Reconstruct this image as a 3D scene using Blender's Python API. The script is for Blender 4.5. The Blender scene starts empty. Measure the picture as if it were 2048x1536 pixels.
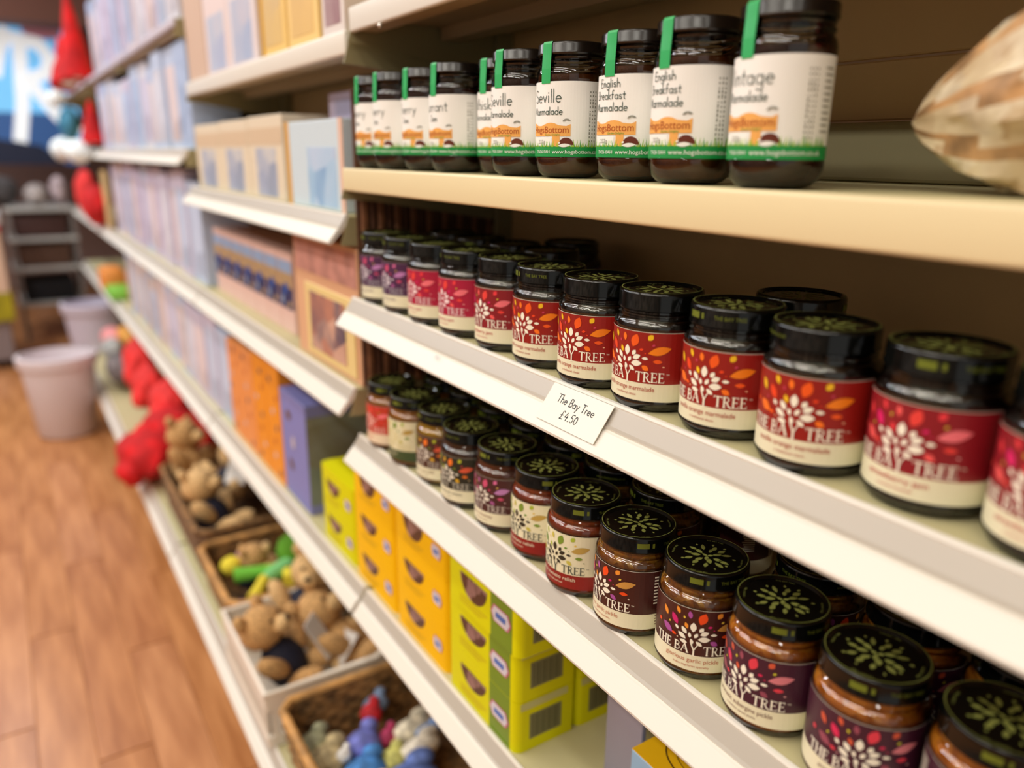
import bpy, bmesh, math, random
from mathutils import Vector, Matrix
random.seed(7)
PI = math.pi
sc = bpy.context.scene
col = sc.collection
ZC = 1.16            # eye height above the floor; heights below are given from the eye

# ---------------------------------------------------------------- camera
YAW, PITCH, ROLL, FPX = 0.57652715, 0.29716363, 0.01126233, 1545.88
cd = bpy.data.cameras.new('camera'); cam = bpy.data.objects.new('camera', cd); col.objects.link(cam)
f = Vector((math.sin(YAW)*math.cos(PITCH), math.cos(YAW)*math.cos(PITCH), -math.sin(PITCH)))
r = f.cross(Vector((0, 0, 1))).normalized(); u = r.cross(f)
r2 = math.cos(ROLL)*r + math.sin(ROLL)*u; u2 = -math.sin(ROLL)*r + math.cos(ROLL)*u
M = Matrix((r2, u2, -f)).transposed().to_4x4(); M.translation = Vector((0, 0, ZC))
cam.matrix_world = M
cd.sensor_width = 36; cd.sensor_fit = 'HORIZONTAL'; cd.lens = FPX/2048*36
cd.shift_x = -(1025.5-1024)/2048; cd.shift_y = (783.5-768)/2048
cd.clip_start = .01; cd.clip_end = 100
cd.dof.use_dof = True; cd.dof.focus_distance = .635
cd.dof.aperture_fstop = cd.lens/10.5
sc.camera = cam

# ---------------------------------------------------------------- world, lights, exposure
w = bpy.data.worlds.new('shop_air'); sc.world = w; w.use_nodes = True
bg = w.node_tree.nodes['Background']; bg.inputs[0].default_value = (1, .98, .92, 1); bg.inputs[1].default_value = .36
def area(x, y, z, sx, sy, p, c):
    l = bpy.data.lights.new('ceiling_light', 'AREA'); l.shape = 'RECTANGLE'; l.size = sx; l.size_y = sy
    l.energy = p; l.color = c
    o = bpy.data.objects.new('ceiling_light', l); col.objects.link(o); o.location = (x, y, z+ZC)
W1, W2, CO = (1, .955, .85), (1, .975, .92), (.90, .95, 1)
for x, ys in ((-.42, ((-.9, 5, W1), (.55, 6, W1), (2.0, 8, W2), (3.5, 13, CO), (5.0, 14, CO))),
              (-1.25, ((-.9, 10, W1), (.55, 12, W1), (2.0, 13, W2), (3.5, 16, CO), (5.0, 18, CO))),
              (-2.1, ((-.9, 15, W1), (.55, 17, W1), (2.0, 17, W2), (3.5, 18, CO)))):
    for y, p, c in ys: area(x, y, 1.50, .13, 1.15, p*.95, c)
sc.view_settings.view_transform = 'Standard'; sc.view_settings.look = 'None'
sc.view_settings.exposure = .25; sc.view_settings.gamma = 1; sc.view_settings.use_curve_mapping = False
sc.cycles.use_denoising = True; sc.cycles.transparent_max_bounces = 24; sc.cycles.max_bounces = 8
sc.cycles.sample_clamp_indirect = 6

# ---------------------------------------------------------------- materials
def lin(c):
    return tuple(((v/255)/12.92 if v/255 <= .04045 else ((v/255+.055)/1.055)**2.4) for v in c)+(1,)
MATS = {}
def mat(name, c, rough=.5, metal=0, spec=.5, noise=0, nscale=30, bump=0, coat=0, emit=None, c2=None, trans=0):
    if name in MATS: return MATS[name]
    m = bpy.data.materials.new(name); m.use_nodes = True; nt = m.node_tree; b = nt.nodes['Principled BSDF']
    b.inputs['Base Color'].default_value = lin(c); b.inputs['Roughness'].default_value = rough
    b.inputs['Metallic'].default_value = metal; b.inputs['Specular IOR Level'].default_value = spec
    b.inputs['Coat Weight'].default_value = coat
    if trans: b.inputs['Transmission Weight'].default_value = trans
    if noise or bump or c2:
        tc = nt.nodes.new('ShaderNodeTexCoord'); n = nt.nodes.new('ShaderNodeTexNoise'); n.inputs['Scale'].default_value = nscale
        n.inputs['Detail'].default_value = 4
        nt.links.new(tc.outputs['Object'], n.inputs['Vector'])
        if noise or c2:
            cr = nt.nodes.new('ShaderNodeValToRGB'); nt.links.new(n.outputs['Fac'], cr.inputs[0])
            a = c if c2 else tuple(max(0, v*(1-noise)) for v in c)
            d = c2 if c2 else tuple(min(255, v*(1+noise)) for v in c)
            cr.color_ramp.elements[0].color = lin(a); cr.color_ramp.elements[0].position = .38
            cr.color_ramp.elements[1].color = lin(d); cr.color_ramp.elements[1].position = .62
            nt.links.new(cr.outputs[0], b.inputs['Base Color'])
        if bump:
            bp = nt.nodes.new('ShaderNodeBump'); bp.inputs['Strength'].default_value = bump; bp.inputs['Distance'].default_value = .004
            nt.links.new(n.outputs['Fac'], bp.inputs['Height']); nt.links.new(bp.outputs[0], b.inputs['Normal'])
    if emit:
        b.inputs['Emission Color'].default_value = lin(c); b.inputs['Emission Strength'].default_value = emit
    MATS[name] = m; return m
def chunk_mat(name, cols, scale, rough=.25, bump=.5):
    """chopped pickle / printed picture: cells and noise through a colour ramp"""
    if name in MATS: return MATS[name]
    m = bpy.data.materials.new(name); m.use_nodes = True; nt = m.node_tree; b = nt.nodes['Principled BSDF']
    b.inputs['Roughness'].default_value = rough
    tc = nt.nodes.new('ShaderNodeTexCoord'); v = nt.nodes.new('ShaderNodeTexVoronoi'); v.inputs['Scale'].default_value = scale
    n = nt.nodes.new('ShaderNodeTexNoise'); n.inputs['Scale'].default_value = scale*.7; n.inputs['Detail'].default_value = 3
    nt.links.new(tc.outputs['Object'], n.inputs['Vector']); nt.links.new(tc.outputs['Object'], v.inputs['Vector'])
    sp = nt.nodes.new('ShaderNodeSeparateColor'); nt.links.new(v.outputs['Color'], sp.inputs[0])
    mx = nt.nodes.new('ShaderNodeMath'); mx.operation = 'ADD'; nt.links.new(sp.outputs[0], mx.inputs[0]); nt.links.new(n.outputs['Fac'], mx.inputs[1])
    hf = nt.nodes.new('ShaderNodeMath'); hf.operation = 'MULTIPLY'; hf.inputs[1].default_value = .5; nt.links.new(mx.outputs[0], hf.inputs[0])
    cr = nt.nodes.new('ShaderNodeValToRGB'); nt.links.new(hf.outputs[0], cr.inputs[0])
    els = cr.color_ramp.elements
    while len(els) < len(cols): els.new(.5)
    for i, c in enumerate(cols):
        els[i].position = .12+.76*i/(len(cols)-1); els[i].color = lin(c)
    nt.links.new(cr.outputs[0], b.inputs['Base Color'])
    if bump:
        bp = nt.nodes.new('ShaderNodeBump'); bp.inputs['Strength'].default_value = bump; bp.inputs['Distance'].default_value = .0015
        nt.links.new(v.outputs['Distance'], bp.inputs['Height']); nt.links.new(bp.outputs[0], b.inputs['Normal'])
    MATS[name] = m; return m
def glass_mat(name, tint, ior=1.45, rough=.03):
    if name in MATS: return MATS[name]
    m = bpy.data.materials.new(name); m.use_nodes = True; nt = m.node_tree
    nt.nodes.remove(nt.nodes['Principled BSDF']); out = nt.nodes['Material Output']
    t = nt.nodes.new('ShaderNodeBsdfTransparent'); t.inputs[0].default_value = lin(tint)
    g = nt.nodes.new('ShaderNodeBsdfGlossy'); g.inputs['Roughness'].default_value = rough
    fr = nt.nodes.new('ShaderNodeFresnel'); fr.inputs[0].default_value = ior
    mx = nt.nodes.new('ShaderNodeMixShader')
    nt.links.new(fr.outputs[0], mx.inputs[0]); nt.links.new(t.outputs[0], mx.inputs[1]); nt.links.new(g.outputs[0], mx.inputs[2])
    nt.links.new(mx.outputs[0], out.inputs[0]); MATS[name] = m; return m

GLASS = glass_mat('jar_glass', (236, 240, 230), 1.85, .012)
LIDM = mat('lid_black', (7, 8, 7), .12, spec=.5)
LIDG = mat('lid_gold_print', (150, 156, 78), .45, metal=.2); LIDS = mat('lid_side_print', (104, 116, 30), .45)
SHELF = mat('shelf_enamel', (196, 188, 144), .45, noise=.015, nscale=8)
FASCIA = mat('fascia_cream', (236, 220, 176), .4)
OLIVE = mat('bracket_olive', (158, 148, 108), .5)
RAIL = mat('rail_plastic', (232, 228, 218), .4)
CHAN = mat('rail_channel', (184, 176, 164), .35)
BACK = mat('back_panel_brown', (226, 192, 138), .6, noise=.03, nscale=3)
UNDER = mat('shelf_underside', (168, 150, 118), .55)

# ---------------------------------------------------------------- mesh builder
class MB:
    def __init__(s): s.v = []; s.f = []; s.m = []
    def add(s, vs, fs, m=0):
        b = len(s.v); s.v += [tuple(v) for v in vs]; s.f += [tuple(b+i for i in q) for q in fs]; s.m += [m]*len(fs); return s
    def box(s, x0, x1, y0, y1, z0, z1, m=0):
        vs = [(x, y, z) for x in (x0, x1) for y in (y0, y1) for z in (z0, z1)]
        return s.add(vs, [(0, 1, 3, 2), (4, 6, 7, 5), (0, 4, 5, 1), (2, 3, 7, 6), (0, 2, 6, 4), (1, 5, 7, 3)], m)
    def rbox(s, x0, x1, y0, y1, z0, z1, bev=.003, seg=2, m=0):
        bm = bmesh.new(); bmesh.ops.create_cube(bm, size=1)
        for v in bm.verts: v.co = Vector(((x0+x1)/2+v.co.x*(x1-x0), (y0+y1)/2+v.co.y*(y1-y0), (z0+z1)/2+v.co.z*(z1-z0)))
        bmesh.ops.bevel(bm, geom=bm.edges[:], offset=bev, segments=seg, affect='EDGES', profile=.5)
        return s.bm(bm, m)
    def bm(s, bm, m=0, mx=None):
        bm.verts.index_update()
        s.add([(mx @ v.co) if mx else v.co.copy() for v in bm.verts], [[v.index for v in fc.verts] for fc in bm.faces], m); bm.free(); return s
    def lathe(s, prof, seg=40, cx=0, cy=0, m=0, sx=1, sy=1):
        vs = []; fs = []
        for (rr, z) in prof:
            for k in range(seg):
                a = 2*PI*k/seg; vs.append((cx+rr*math.cos(a)*sx, cy+rr*math.sin(a)*sy, z))
        for i in range(len(prof)-1):
            for k in range(seg):
                k2 = (k+1) % seg; fs.append((i*seg+k, i*seg+k2, (i+1)*seg+k2, (i+1)*seg+k))
        return s.add(vs, fs, m)
    def ell(s, c, rad, m=0, rot=None, sub=2, wob=0):
        bm = bmesh.new(); bmesh.ops.create_icosphere(bm, subdivisions=sub, radius=1)
        R = (rot or Matrix.Identity(3)).to_4x4()
        rnd = random.Random(int((c[0]*7+c[1]*13+c[2]*17)*1e4))
        for v in bm.verts:
            k = 1+wob*(rnd.random()-.5)
            v.co = Vector((v.co.x*rad[0]*k, v.co.y*rad[1]*k, v.co.z*rad[2]*k))
        return s.bm(bm, m, Matrix.Translation(c) @ R)
    def tube(s, pts, rad, seg=6, m=0, closed=False):
        n = len(pts); P = [Vector(p) for p in pts]; vs = []; fs = []
        for i in range(n):
            a = P[(i-1) % n] if (closed or i) else P[0]; b = P[(i+1) % n] if (closed or i < n-1) else P[-1]
            t = (b-a).normalized(); up = Vector((0, 0, 1)) if abs(t.z) < .9 else Vector((1, 0, 0))
            e = t.cross(up).normalized(); g = e.cross(t)
            rr = rad[i] if isinstance(rad, (list, tuple)) else rad
            for k in range(seg):
                an = 2*PI*k/seg; vs.append(P[i]+rr*(math.cos(an)*e+math.sin(an)*g))
        for i in range(n if closed else n-1):
            j = (i+1) % n
            for k in range(seg):
                k2 = (k+1) % seg; fs.append((i*seg+k, i*seg+k2, j*seg+k2, j*seg+k))
        if not closed: fs += [tuple(range(seg))[::-1], tuple(range((n-1)*seg, n*seg))]
        return s.add(vs, fs, m)
    def extr_y(s, prof, y0, y1, m=0, closed=True):
        n = len(prof); vs = [(x, y0, z) for x, z in prof]+[(x, y1, z) for x, z in prof]
        fs = [(i, (i+1) % n, n+(i+1) % n, n+i) for i in range(n if closed else n-1)]
        if closed: fs += [tuple(range(n))[::-1], tuple(range(n, 2*n))]
        return s.add(vs, fs, m)
    # ---- flat print, drawn in (s, t) and carried onto a surface by fn(s, t, lift)
    def patch(s, fn, s0, s1, t0, t1, lift, m, n=1, k=1):
        vs = [fn(s0+(s1-s0)*i/n, t0+(t1-t0)*j/k, lift) for i in range(n+1) for j in range(k+1)]
        return s.add(vs, [(i*(k+1)+j, (i+1)*(k+1)+j, (i+1)*(k+1)+j+1, i*(k+1)+j+1) for i in range(n) for j in range(k)], m)
    def leaf(s, fn, x, y, L, W, ang, lift, m, n=8, pw=.8):
        vs = []; fs = []; ca, sa = math.cos(ang), math.sin(ang)
        for i in range(n+1):
            t = i/n; wd = W/2*max(.02, math.sin(PI*t))**pw
            for q in (-1, 0, 1):
                a = (t-.5)*L; b = q*wd; vs.append(fn(x+a*ca-b*sa, y+a*sa+b*ca, lift))
        for i in range(n):
            for q in (0, 1): fs.append((i*3+q, i*3+3+q, i*3+4+q, i*3+1+q))
        return s.add(vs, fs, m)
    def stroke(s, fn, pts, wd, lift, m, step=.0016):
        P = []
        for a, b in zip(pts, pts[1:]):
            d = math.hypot(b[0]-a[0], b[1]-a[1]); n = max(1, int(d/step))
            P += [(a[0]+(b[0]-a[0])*i/n, a[1]+(b[1]-a[1])*i/n) for i in range(n)]
        P.append(pts[-1]); vs = []
        for i, p in enumerate(P):
            a = P[max(0, i-1)]; b = P[min(len(P)-1, i+1)]; dx, dy = b[0]-a[0], b[1]-a[1]; l = math.hypot(dx, dy) or 1
            nx, ny = -dy/l*wd/2, dx/l*wd/2; ex, ey = 0, 0
            if i == 0: ex, ey = -dx/l*wd*.35, -dy/l*wd*.35
            if i == len(P)-1: ex, ey = dx/l*wd*.35, dy/l*wd*.35
            vs += [fn(p[0]+nx+ex, p[1]+ny+ey, lift), fn(p[0]-nx+ex, p[1]-ny+ey, lift)]
        return s.add(vs, [(2*i, 2*i+1, 2*i+3, 2*i+2) for i in range(len(P)-1)], m)
    def poly(s, fn, pts, lift, m): return s.add([fn(a, b, lift) for a, b in pts], [tuple(range(len(pts)))], m)
    def text(s, fn, txt, x, y, size, lift, m, align='C', sx=1):
        vs, fs, wd = font_mesh(txt); off = {'C': -wd/2, 'L': 0, 'R': -wd}[align]
        return s.add([fn(x+(a+off)*size*sx, y+b*size, lift) for a, b in vs], fs, m)
    def mesh(s, name, mats, smooth=False):
        me = bpy.data.meshes.new(name); me.from_pydata(s.v, [], s.f); me.validate()
        for q in (mats if isinstance(mats, (list, tuple)) else [mats]): me.materials.append(q)
        if len(me.polygons) == len(s.m): me.polygons.foreach_set('material_index', s.m)
        if smooth:
            me.polygons.foreach_set('use_smooth', [True]*len(me.polygons))
            try: me.set_sharp_from_angle(angle=math.radians(38))
            except Exception: pass
        me.update(); return me
_fc = {}
def font_mesh(txt):
    if txt in _fc: return _fc[txt]
    cu = bpy.data.curves.new('t', 'FONT'); cu.body = txt; cu.size = 1; cu.resolution_u = 3
    o = bpy.data.objects.new('t', cu); me = bpy.data.meshes.new_from_object(o)
    vs = [(v.co.x, v.co.y) for v in me.vertices]; fs = [tuple(p.vertices) for p in me.polygons]
    wd = max([v[0] for v in vs] or [0]); bpy.data.objects.remove(o); bpy.data.curves.remove(cu); bpy.data.meshes.remove(me)
    _fc[txt] = (vs, fs, wd); return _fc[txt]

# ---------------------------------------------------------------- scene objects
def tag(o, label=None, cat=None, group=None, kind=None):
    if label: o['label'] = label
    if cat: o['category'] = cat
    if group: o['group'] = group
    if kind: o['kind'] = kind
    return o
def thing(name, label, cat, loc=(0, 0, 0), rz=0, group=None, rot=None):
    o = bpy.data.objects.new(name, None); col.objects.link(o); o.location = loc; o.rotation_euler = rot or (0, 0, rz)
    o.empty_display_size = .02
    return tag(o, label, cat, group)
def part(name, me, parent, loc=None, rz=0, label=None):
    o = bpy.data.objects.new(name, me); col.objects.link(o); o.parent = parent
    if loc: o.location = loc
    if rz: o.rotation_euler = (0, 0, rz)
    if label: o['label'] = label
    return o
def solo(name, me, label, cat, loc=(0, 0, 0), rz=0, group=None, rot=None):
    o = bpy.data.objects.new(name, me); col.objects.link(o); o.location = loc; o.rotation_euler = rot or (0, 0, rz)
    return tag(o, label, cat, group)
def struct(name, me, label=None):
    o = bpy.data.objects.new(name, me); col.objects.link(o); o['kind'] = 'structure'
    if label: o['label'] = label
    return o

# ================================================================ room
FL = -ZC
fm = bpy.data.materials.new('floor_laminate'); fm.use_nodes = True; nt = fm.node_tree; b = nt.nodes['Principled BSDF']
tc = nt.nodes.new('ShaderNodeTexCoord'); mp = nt.nodes.new('ShaderNodeMapping'); mp.inputs['Scale'].default_value = (9, 1.2, 1)
nz = nt.nodes.new('ShaderNodeTexNoise'); nz.inputs['Scale'].default_value = 3; nz.inputs['Detail'].default_value = 6
cr = nt.nodes.new('ShaderNodeValToRGB'); cr.color_ramp.elements[0].color = lin((158, 98, 52)); cr.color_ramp.elements[1].color = lin((204, 142, 90))
cr.color_ramp.elements[0].position = .3; cr.color_ramp.elements[1].position = .7
nt.links.new(tc.outputs['Object'], mp.inputs[0]); nt.links.new(mp.outputs[0], nz.inputs[0]); nt.links.new(nz.outputs[0], cr.inputs[0]); nt.links.new(cr.outputs[0], b.inputs[0])
b.inputs['Roughness'].default_value = .32
struct('floor', MB().box(-3, 1.2, -3, 8, FL-.05, FL-.003).mesh('floor', fm))
fo = bpy.data.objects['floor']
fms = [fm]
for k, (c1, c2_) in enumerate((((156, 96, 54), (200, 138, 88)), ((164, 104, 62), (208, 148, 100)))):
    m2 = fm.copy(); m2.name = 'floor_laminate_%d' % k; e = [n for n in m2.node_tree.nodes if n.type == 'VALTORGB'][0].color_ramp.elements
    e[0].color = lin(c1); e[1].color = lin(c2_); fms.append(m2)
pls = [MB().rbox(-.0493, .0493, -.448, .448, -.003, 0, .0008, 1).mesh('plank', q) for q in fms]
for i in range(22):
    for j in range(10):
        x = -1.85+i*.1; y = -.4+j*.9+(i*7 % 5)*.18
        if y > 7.3: continue
        part('plank', pls[(i*5+j*3+i*j) % 3], fo, (x, y, FL))
CEIL = mat('ceiling_brown', (112, 74, 62), .8); WALLM = mat('wall_paint', (206, 196, 184), .8)
struct('ceiling', MB().box(-3, 1.2, -3, 8, 1.56, 1.6).mesh('ceiling', mat('ceiling_paint', (225, 220, 210), .9)))
struct('wall_far', MB().box(-3, 1.2, 7.9, 8, FL, 1.56).mesh('wall_far', mat('far_wall', (150, 120, 108), .8)))
struct('wall_left', MB().box(-3.05, -3, -3, 8, FL, 1.56).mesh('wall_left', mat('opposite_goods', (120, 112, 104), .8, noise=.45, nscale=3)))
struct('wall_right', MB().box(1.15, 1.2, -3, 8, FL, 1.56).mesh('wall_right', WALLM))
struct('trim_1', MB().box(-3, 1.1, 6.2, 6.5, .78, 1.56).mesh('trim_1', CEIL), 'dark brown beam across the ceiling at the far end of the shop')

# ================================================================ shelving (one run)
BLAB = ['nearest shelving bay, holding the jam and pickle jars', 'second shelving bay, with boxes and framed picture, left of the jars', 'third shelving bay of blurred pastel packs, past the photo boxes', 'fourth shelving bay, far along the aisle', 'last shelving bay at the far end with red hats']
runs = [thing('shelving_bay', BLAB[k], 'shelving', (0, 0, 0), 0, 'shelving bays') for k in range(5)]
def bay(y): return runs[0 if y < 1.0 else min(4, 1+int((y-1.004)/.99))]
run = runs[0]
XB = .64
def rail_mesh(y0, y1):
    # ticket rail: bright lip, shallow grey channel, groove, white lower band that leans out at the foot
    pr = [(.3900, .0005), (.3885, .0022), (.3855, .0020), (.3845, .0002), (.3848, -.0012), (.3765, -.0135), (.3742, -.0150), (.3752, -.0170),
          (.3725, -.0180), (.3600, -.0335), (.3605, -.0360), (.3640, -.0365), (.3800, -.0200), (.3900, -.0080)]
    mi = [0, 0, 0, 0, 1, 1, 0, 0, 0, 0, 0, 0, 0, 0]
    m = MB(); n = len(pr); vs = [(x, y0, z) for x, z in pr]+[(x, y1, z) for x, z in pr]
    for i in range(n): m.add([vs[i], vs[(i+1) % n], vs[n+(i+1) % n], vs[n+i]], [(0, 1, 2, 3)], mi[i])
    m.add(vs, [tuple(range(n))[::-1], tuple(range(n, 2*n))], 0)
    m.stroke(lambda s_, t_, l: (.3705-(t_*.8), s_, -.0212+t_), [(y0+.002, 0), (y1-.002, 0)], .0006, 0, 1, step=1)
    return m.mesh('ticket_rail', [RAIL, CHAN])
def bracket_mesh(x0, x1=XB):
    pr = [(x0, .0), (x0-.012, -.037), (x0+.03, -.040), (x1, -.075), (x1, 0)]
    return MB().extr_y(pr, -.0012, .0012).mesh('bracket', OLIVE)
def shelf(y0, y1, z, x0=.386, front='rail', x1=XB, dy=.003, h=.028):
    sb = MB().rbox(x0, x1, y0+dy, y1-dy, z-.003, z, .001, 1)
    s_ = part('shelf', sb.mesh('shelf', SHELF), bay((y0+y1)/2))
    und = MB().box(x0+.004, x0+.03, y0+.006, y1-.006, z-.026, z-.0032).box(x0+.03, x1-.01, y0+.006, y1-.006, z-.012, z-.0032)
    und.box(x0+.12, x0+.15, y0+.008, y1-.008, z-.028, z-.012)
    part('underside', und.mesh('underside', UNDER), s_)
    if front == 'rail':
        part('ticket_rail', rail_mesh(y0+.002, y1-.002), s_, (x0-.386, 0, z))
    else:
        part('fascia', MB().rbox(x0-.006, x0+.002, y0+.002, y1-.002, z-h, z+.0008, .003, 3).mesh('fascia', FASCIA if front == 'cream' else (RAIL if front == 'white' else mat('fascia_grey', (200, 194, 206), .5)), True), s_)
    bm_ = bracket_mesh(x0+.003)
    for yy in (y0+.0018, y1-.0018): part('bracket', bm_, s_, (0, yy, z-.002))
    return s_
Y0 = -.2
BAYS = [(Y0, 1.0), (1.006, 1.99), (1.996, 2.98), (2.986, 3.97), (3.976, 5.4)]
# bay with the jars
shelf(Y0, 1.0, .172, .405, 'white')
cs = shelf(Y0, 1.0, -.019, .386, 'cream')
shelf(Y0, 1.0, -.189); shelf(Y0, 1.0, -.388)
# second bay
shelf(1.006, 1.99, .148, .402, 'white'); shelf(1.006, 1.99, -.080); shelf(1.006, 1.99, -.322)
for k, (a, c) in enumerate(BAYS):
    shelf(a, c, -.643)
    shelf(a, c, -.982, .258, x1=XB)
    if k >= 2:
        shelf(a, c, .005); shelf(a, c, .285, .39, 'grey', h=.018); shelf(a, c, -.322)
part('back_lip', MB().rbox(XB-.012, XB-.004, Y0+.01, .995, -.0185, .030, .003).mesh('back_lip', OLIVE), cs)
for a, c in BAYS:
    zz = [FL+.02, -.62, -.30, .0305, .0803, .42, 1.0]
    for z0, z1 in zip(zz, zz[1:]):
        part('back_panel', MB().rbox(XB, XB+.008, a+.002, c-.002, z0+.0012, z1-.0012, .0012, 1).mesh('back_panel', BACK), bay((a+c)/2))
    part('plinth', MB().box(.30, .31, a, c, FL+.001, -1.02).mesh('plinth', OLIVE), bay((a+c)/2))
for y in (Y0-.01, 1.003, 1.993, 2.983, 3.973, 5.41):
    up = part('upright', MB().rbox(XB-.028, XB+.0, y-.0125, y+.0125, FL+.001, 1.0, .002, 1).mesh('upright', OLIVE), bay(y+.02))
    sl = MB()
    for k in range(40):
        for dy in (-.005, .005): sl.box(XB-.0286, XB-.0281, y+dy-.0012, y+dy+.0012, -1.0+k*.05, -.98+k*.05)
    part('slot', sl.mesh('slot', mat('slot_black', (12, 10, 8), .8)), up)
part('screw', MB().ell((.40, .905, .1415), (.003, .003, .003)).mesh('screw', mat('screw_chrome', (240, 240, 236), .15, metal=.9), True), run)

# ribbed divider between the first two bays
dv = thing('divider_panel', 'brown ribbed wooden divider at the left end of the jar shelves', 'divider', (0, 1.003, 0))
RIB = mat('rib_wood', (128, 84, 54), .6, noise=.12, nscale=40); RIB2 = mat('rib_wood_dark', (92, 58, 38), .7, noise=.12, nscale=40)
part('board', MB().box(.400, .612, .0, .004, -.319, .080).mesh('board', RIB2), dv)
rm = MB().rbox(-.0055, .0055, -.005, -.0001, -.318, .134, .002, 2).mesh('rib', RIB)
rm2 = MB().rbox(-.0045, .0045, -.005, -.0001, -.318, .134, .002, 2).mesh('rib', RIB2)
# the ribs stop short of each shelf so they stand in the open gaps
segs = [(-.318, -.238), (-.152, -.06), (-.012, .078)]
for z0, z1 in segs:
    a_ = MB().rbox(-.0052, .0052, -.005, -.0001, z0, z1, .002, 1).mesh('rib', RIB); b_ = MB().rbox(-.0035, .0035, -.004, -.0001, z0, z1, .0015, 1).mesh('rib', RIB2)
    for k in range(17):
        part('rib', a_ if k % 2 == 0 else b_, dv, (.410+k*.0122, 0, 0))

# ================================================================ print helpers
def cyl(rad):
    return lambda s_, t_, l: (-(rad+l)*math.cos(s_/rad), -(rad+l)*math.sin(s_/rad), t_)
def front(x, y, z):   # on a vertical face looking towards the aisle (-x); s runs towards -y, t up
    return lambda s_, t_, l: (x-l, y-s_, z+t_)
def side(x, y, z):    # on a face looking towards the camera end (-y); s runs towards +x
    return lambda s_, t_, l: (x+s_, y-l, z+t_)
def top(cx, cy, z, a=0):
    ca, sa = math.cos(a), math.sin(a)
    return lambda s_, t_, l: (cx+s_*ca-t_*sa, cy+s_*sa+t_*ca, z+l)
# serif capitals for the tree labels: strokes (pts, weight) in a 1-high box
SER = {
 'T': (.78, [([(.04, .96), (.74, .96)], .09), ([(.39, .96), (.39, .03)], .17), ([(.25, .03), (.53, .03)], .05), ([(.04, 1), (.04, .8)], .05), ([(.74, 1), (.74, .8)], .05)]),
 'H': (.86, [([(.16, .97), (.16, .03)], .16), ([(.70, .97), (.70, .03)], .16), ([(.16, .52), (.70, .52)], .07), ([(.03, .03), (.29, .03)], .05), ([(.57, .03), (.83, .03)], .05), ([(.03, .97), (.29, .97)], .05), ([(.57, .97), (.83, .97)], .05)]),
 'E': (.68, [([(.16, .97), (.16, .03)], .16), ([(.05, .965), (.58, .965)], .08), ([(.16, .52), (.48, .52)], .08), ([(.05, .035), (.62, .035)], .08), ([(.58, 1), (.58, .8)], .05), ([(.62, .0), (.64, .22)], .05), ([(.48, .6), (.48, .44)], .05)]),
 'B': (.72, [([(.16, .97), (.16, .03)], .16), ([(.05, .965), (.38, .965), (.52, .9), (.56, .76), (.5, .62), (.36, .54), (.16, .54)], .09), ([(.36, .54), (.56, .46), (.63, .29), (.56, .12), (.38, .035), (.05, .035)], .1)]),
 'A': (.86, [([(.08, .03), (.40, .97)], .08), ([(.42, .97), (.74, .03)], .17), ([(.2, .36), (.62, .36)], .06), ([(.0, .03), (.2, .03)], .05), ([(.6, .03), (.86, .03)], .05)]),
 'Y': (.86, [([(.06, 1.35), (.14, 1.1), (.43, .5)], .14), ([(.84, 1.22), (.7, .98), (.43, .5)], .10), ([(.43, .55), (.43, -.1)], .17), ([(.24, -.16), (.43, -.05), (.62, -.16)], .06)]),
 'R': (.78, [([(.16, .97), (.16, .03)], .16), ([(.05, .965), (.38, .965), (.54, .88), (.57, .73), (.5, .58), (.36, .5), (.16, .5)], .09), ([(.38, .5), (.58, .12), (.76, .02)], .14), ([(.03, .03), (.31, .03)], .05)]),
 ' ': (.3, [])}
def serif(mb, fn, txt, x, y, h, lift, m, sx=1):
    for ch in txt:
        wd, st = SER[ch]
        for pts, wt in st: mb.stroke(fn, [(x+px*h*sx, y+py*h) for px, py in pts], wt*h*.92, lift, m)
        x += (wd+.04)*h*sx
    return x
def arc(cx, cy, rx, ry, a0, a1, n=8):
    return [(cx+rx*math.cos(math.radians(a0+(a1-a0)*i/n)), cy+ry*math.sin(math.radians(a0+(a1-a0)*i/n))) for i in range(n+1)]
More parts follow.
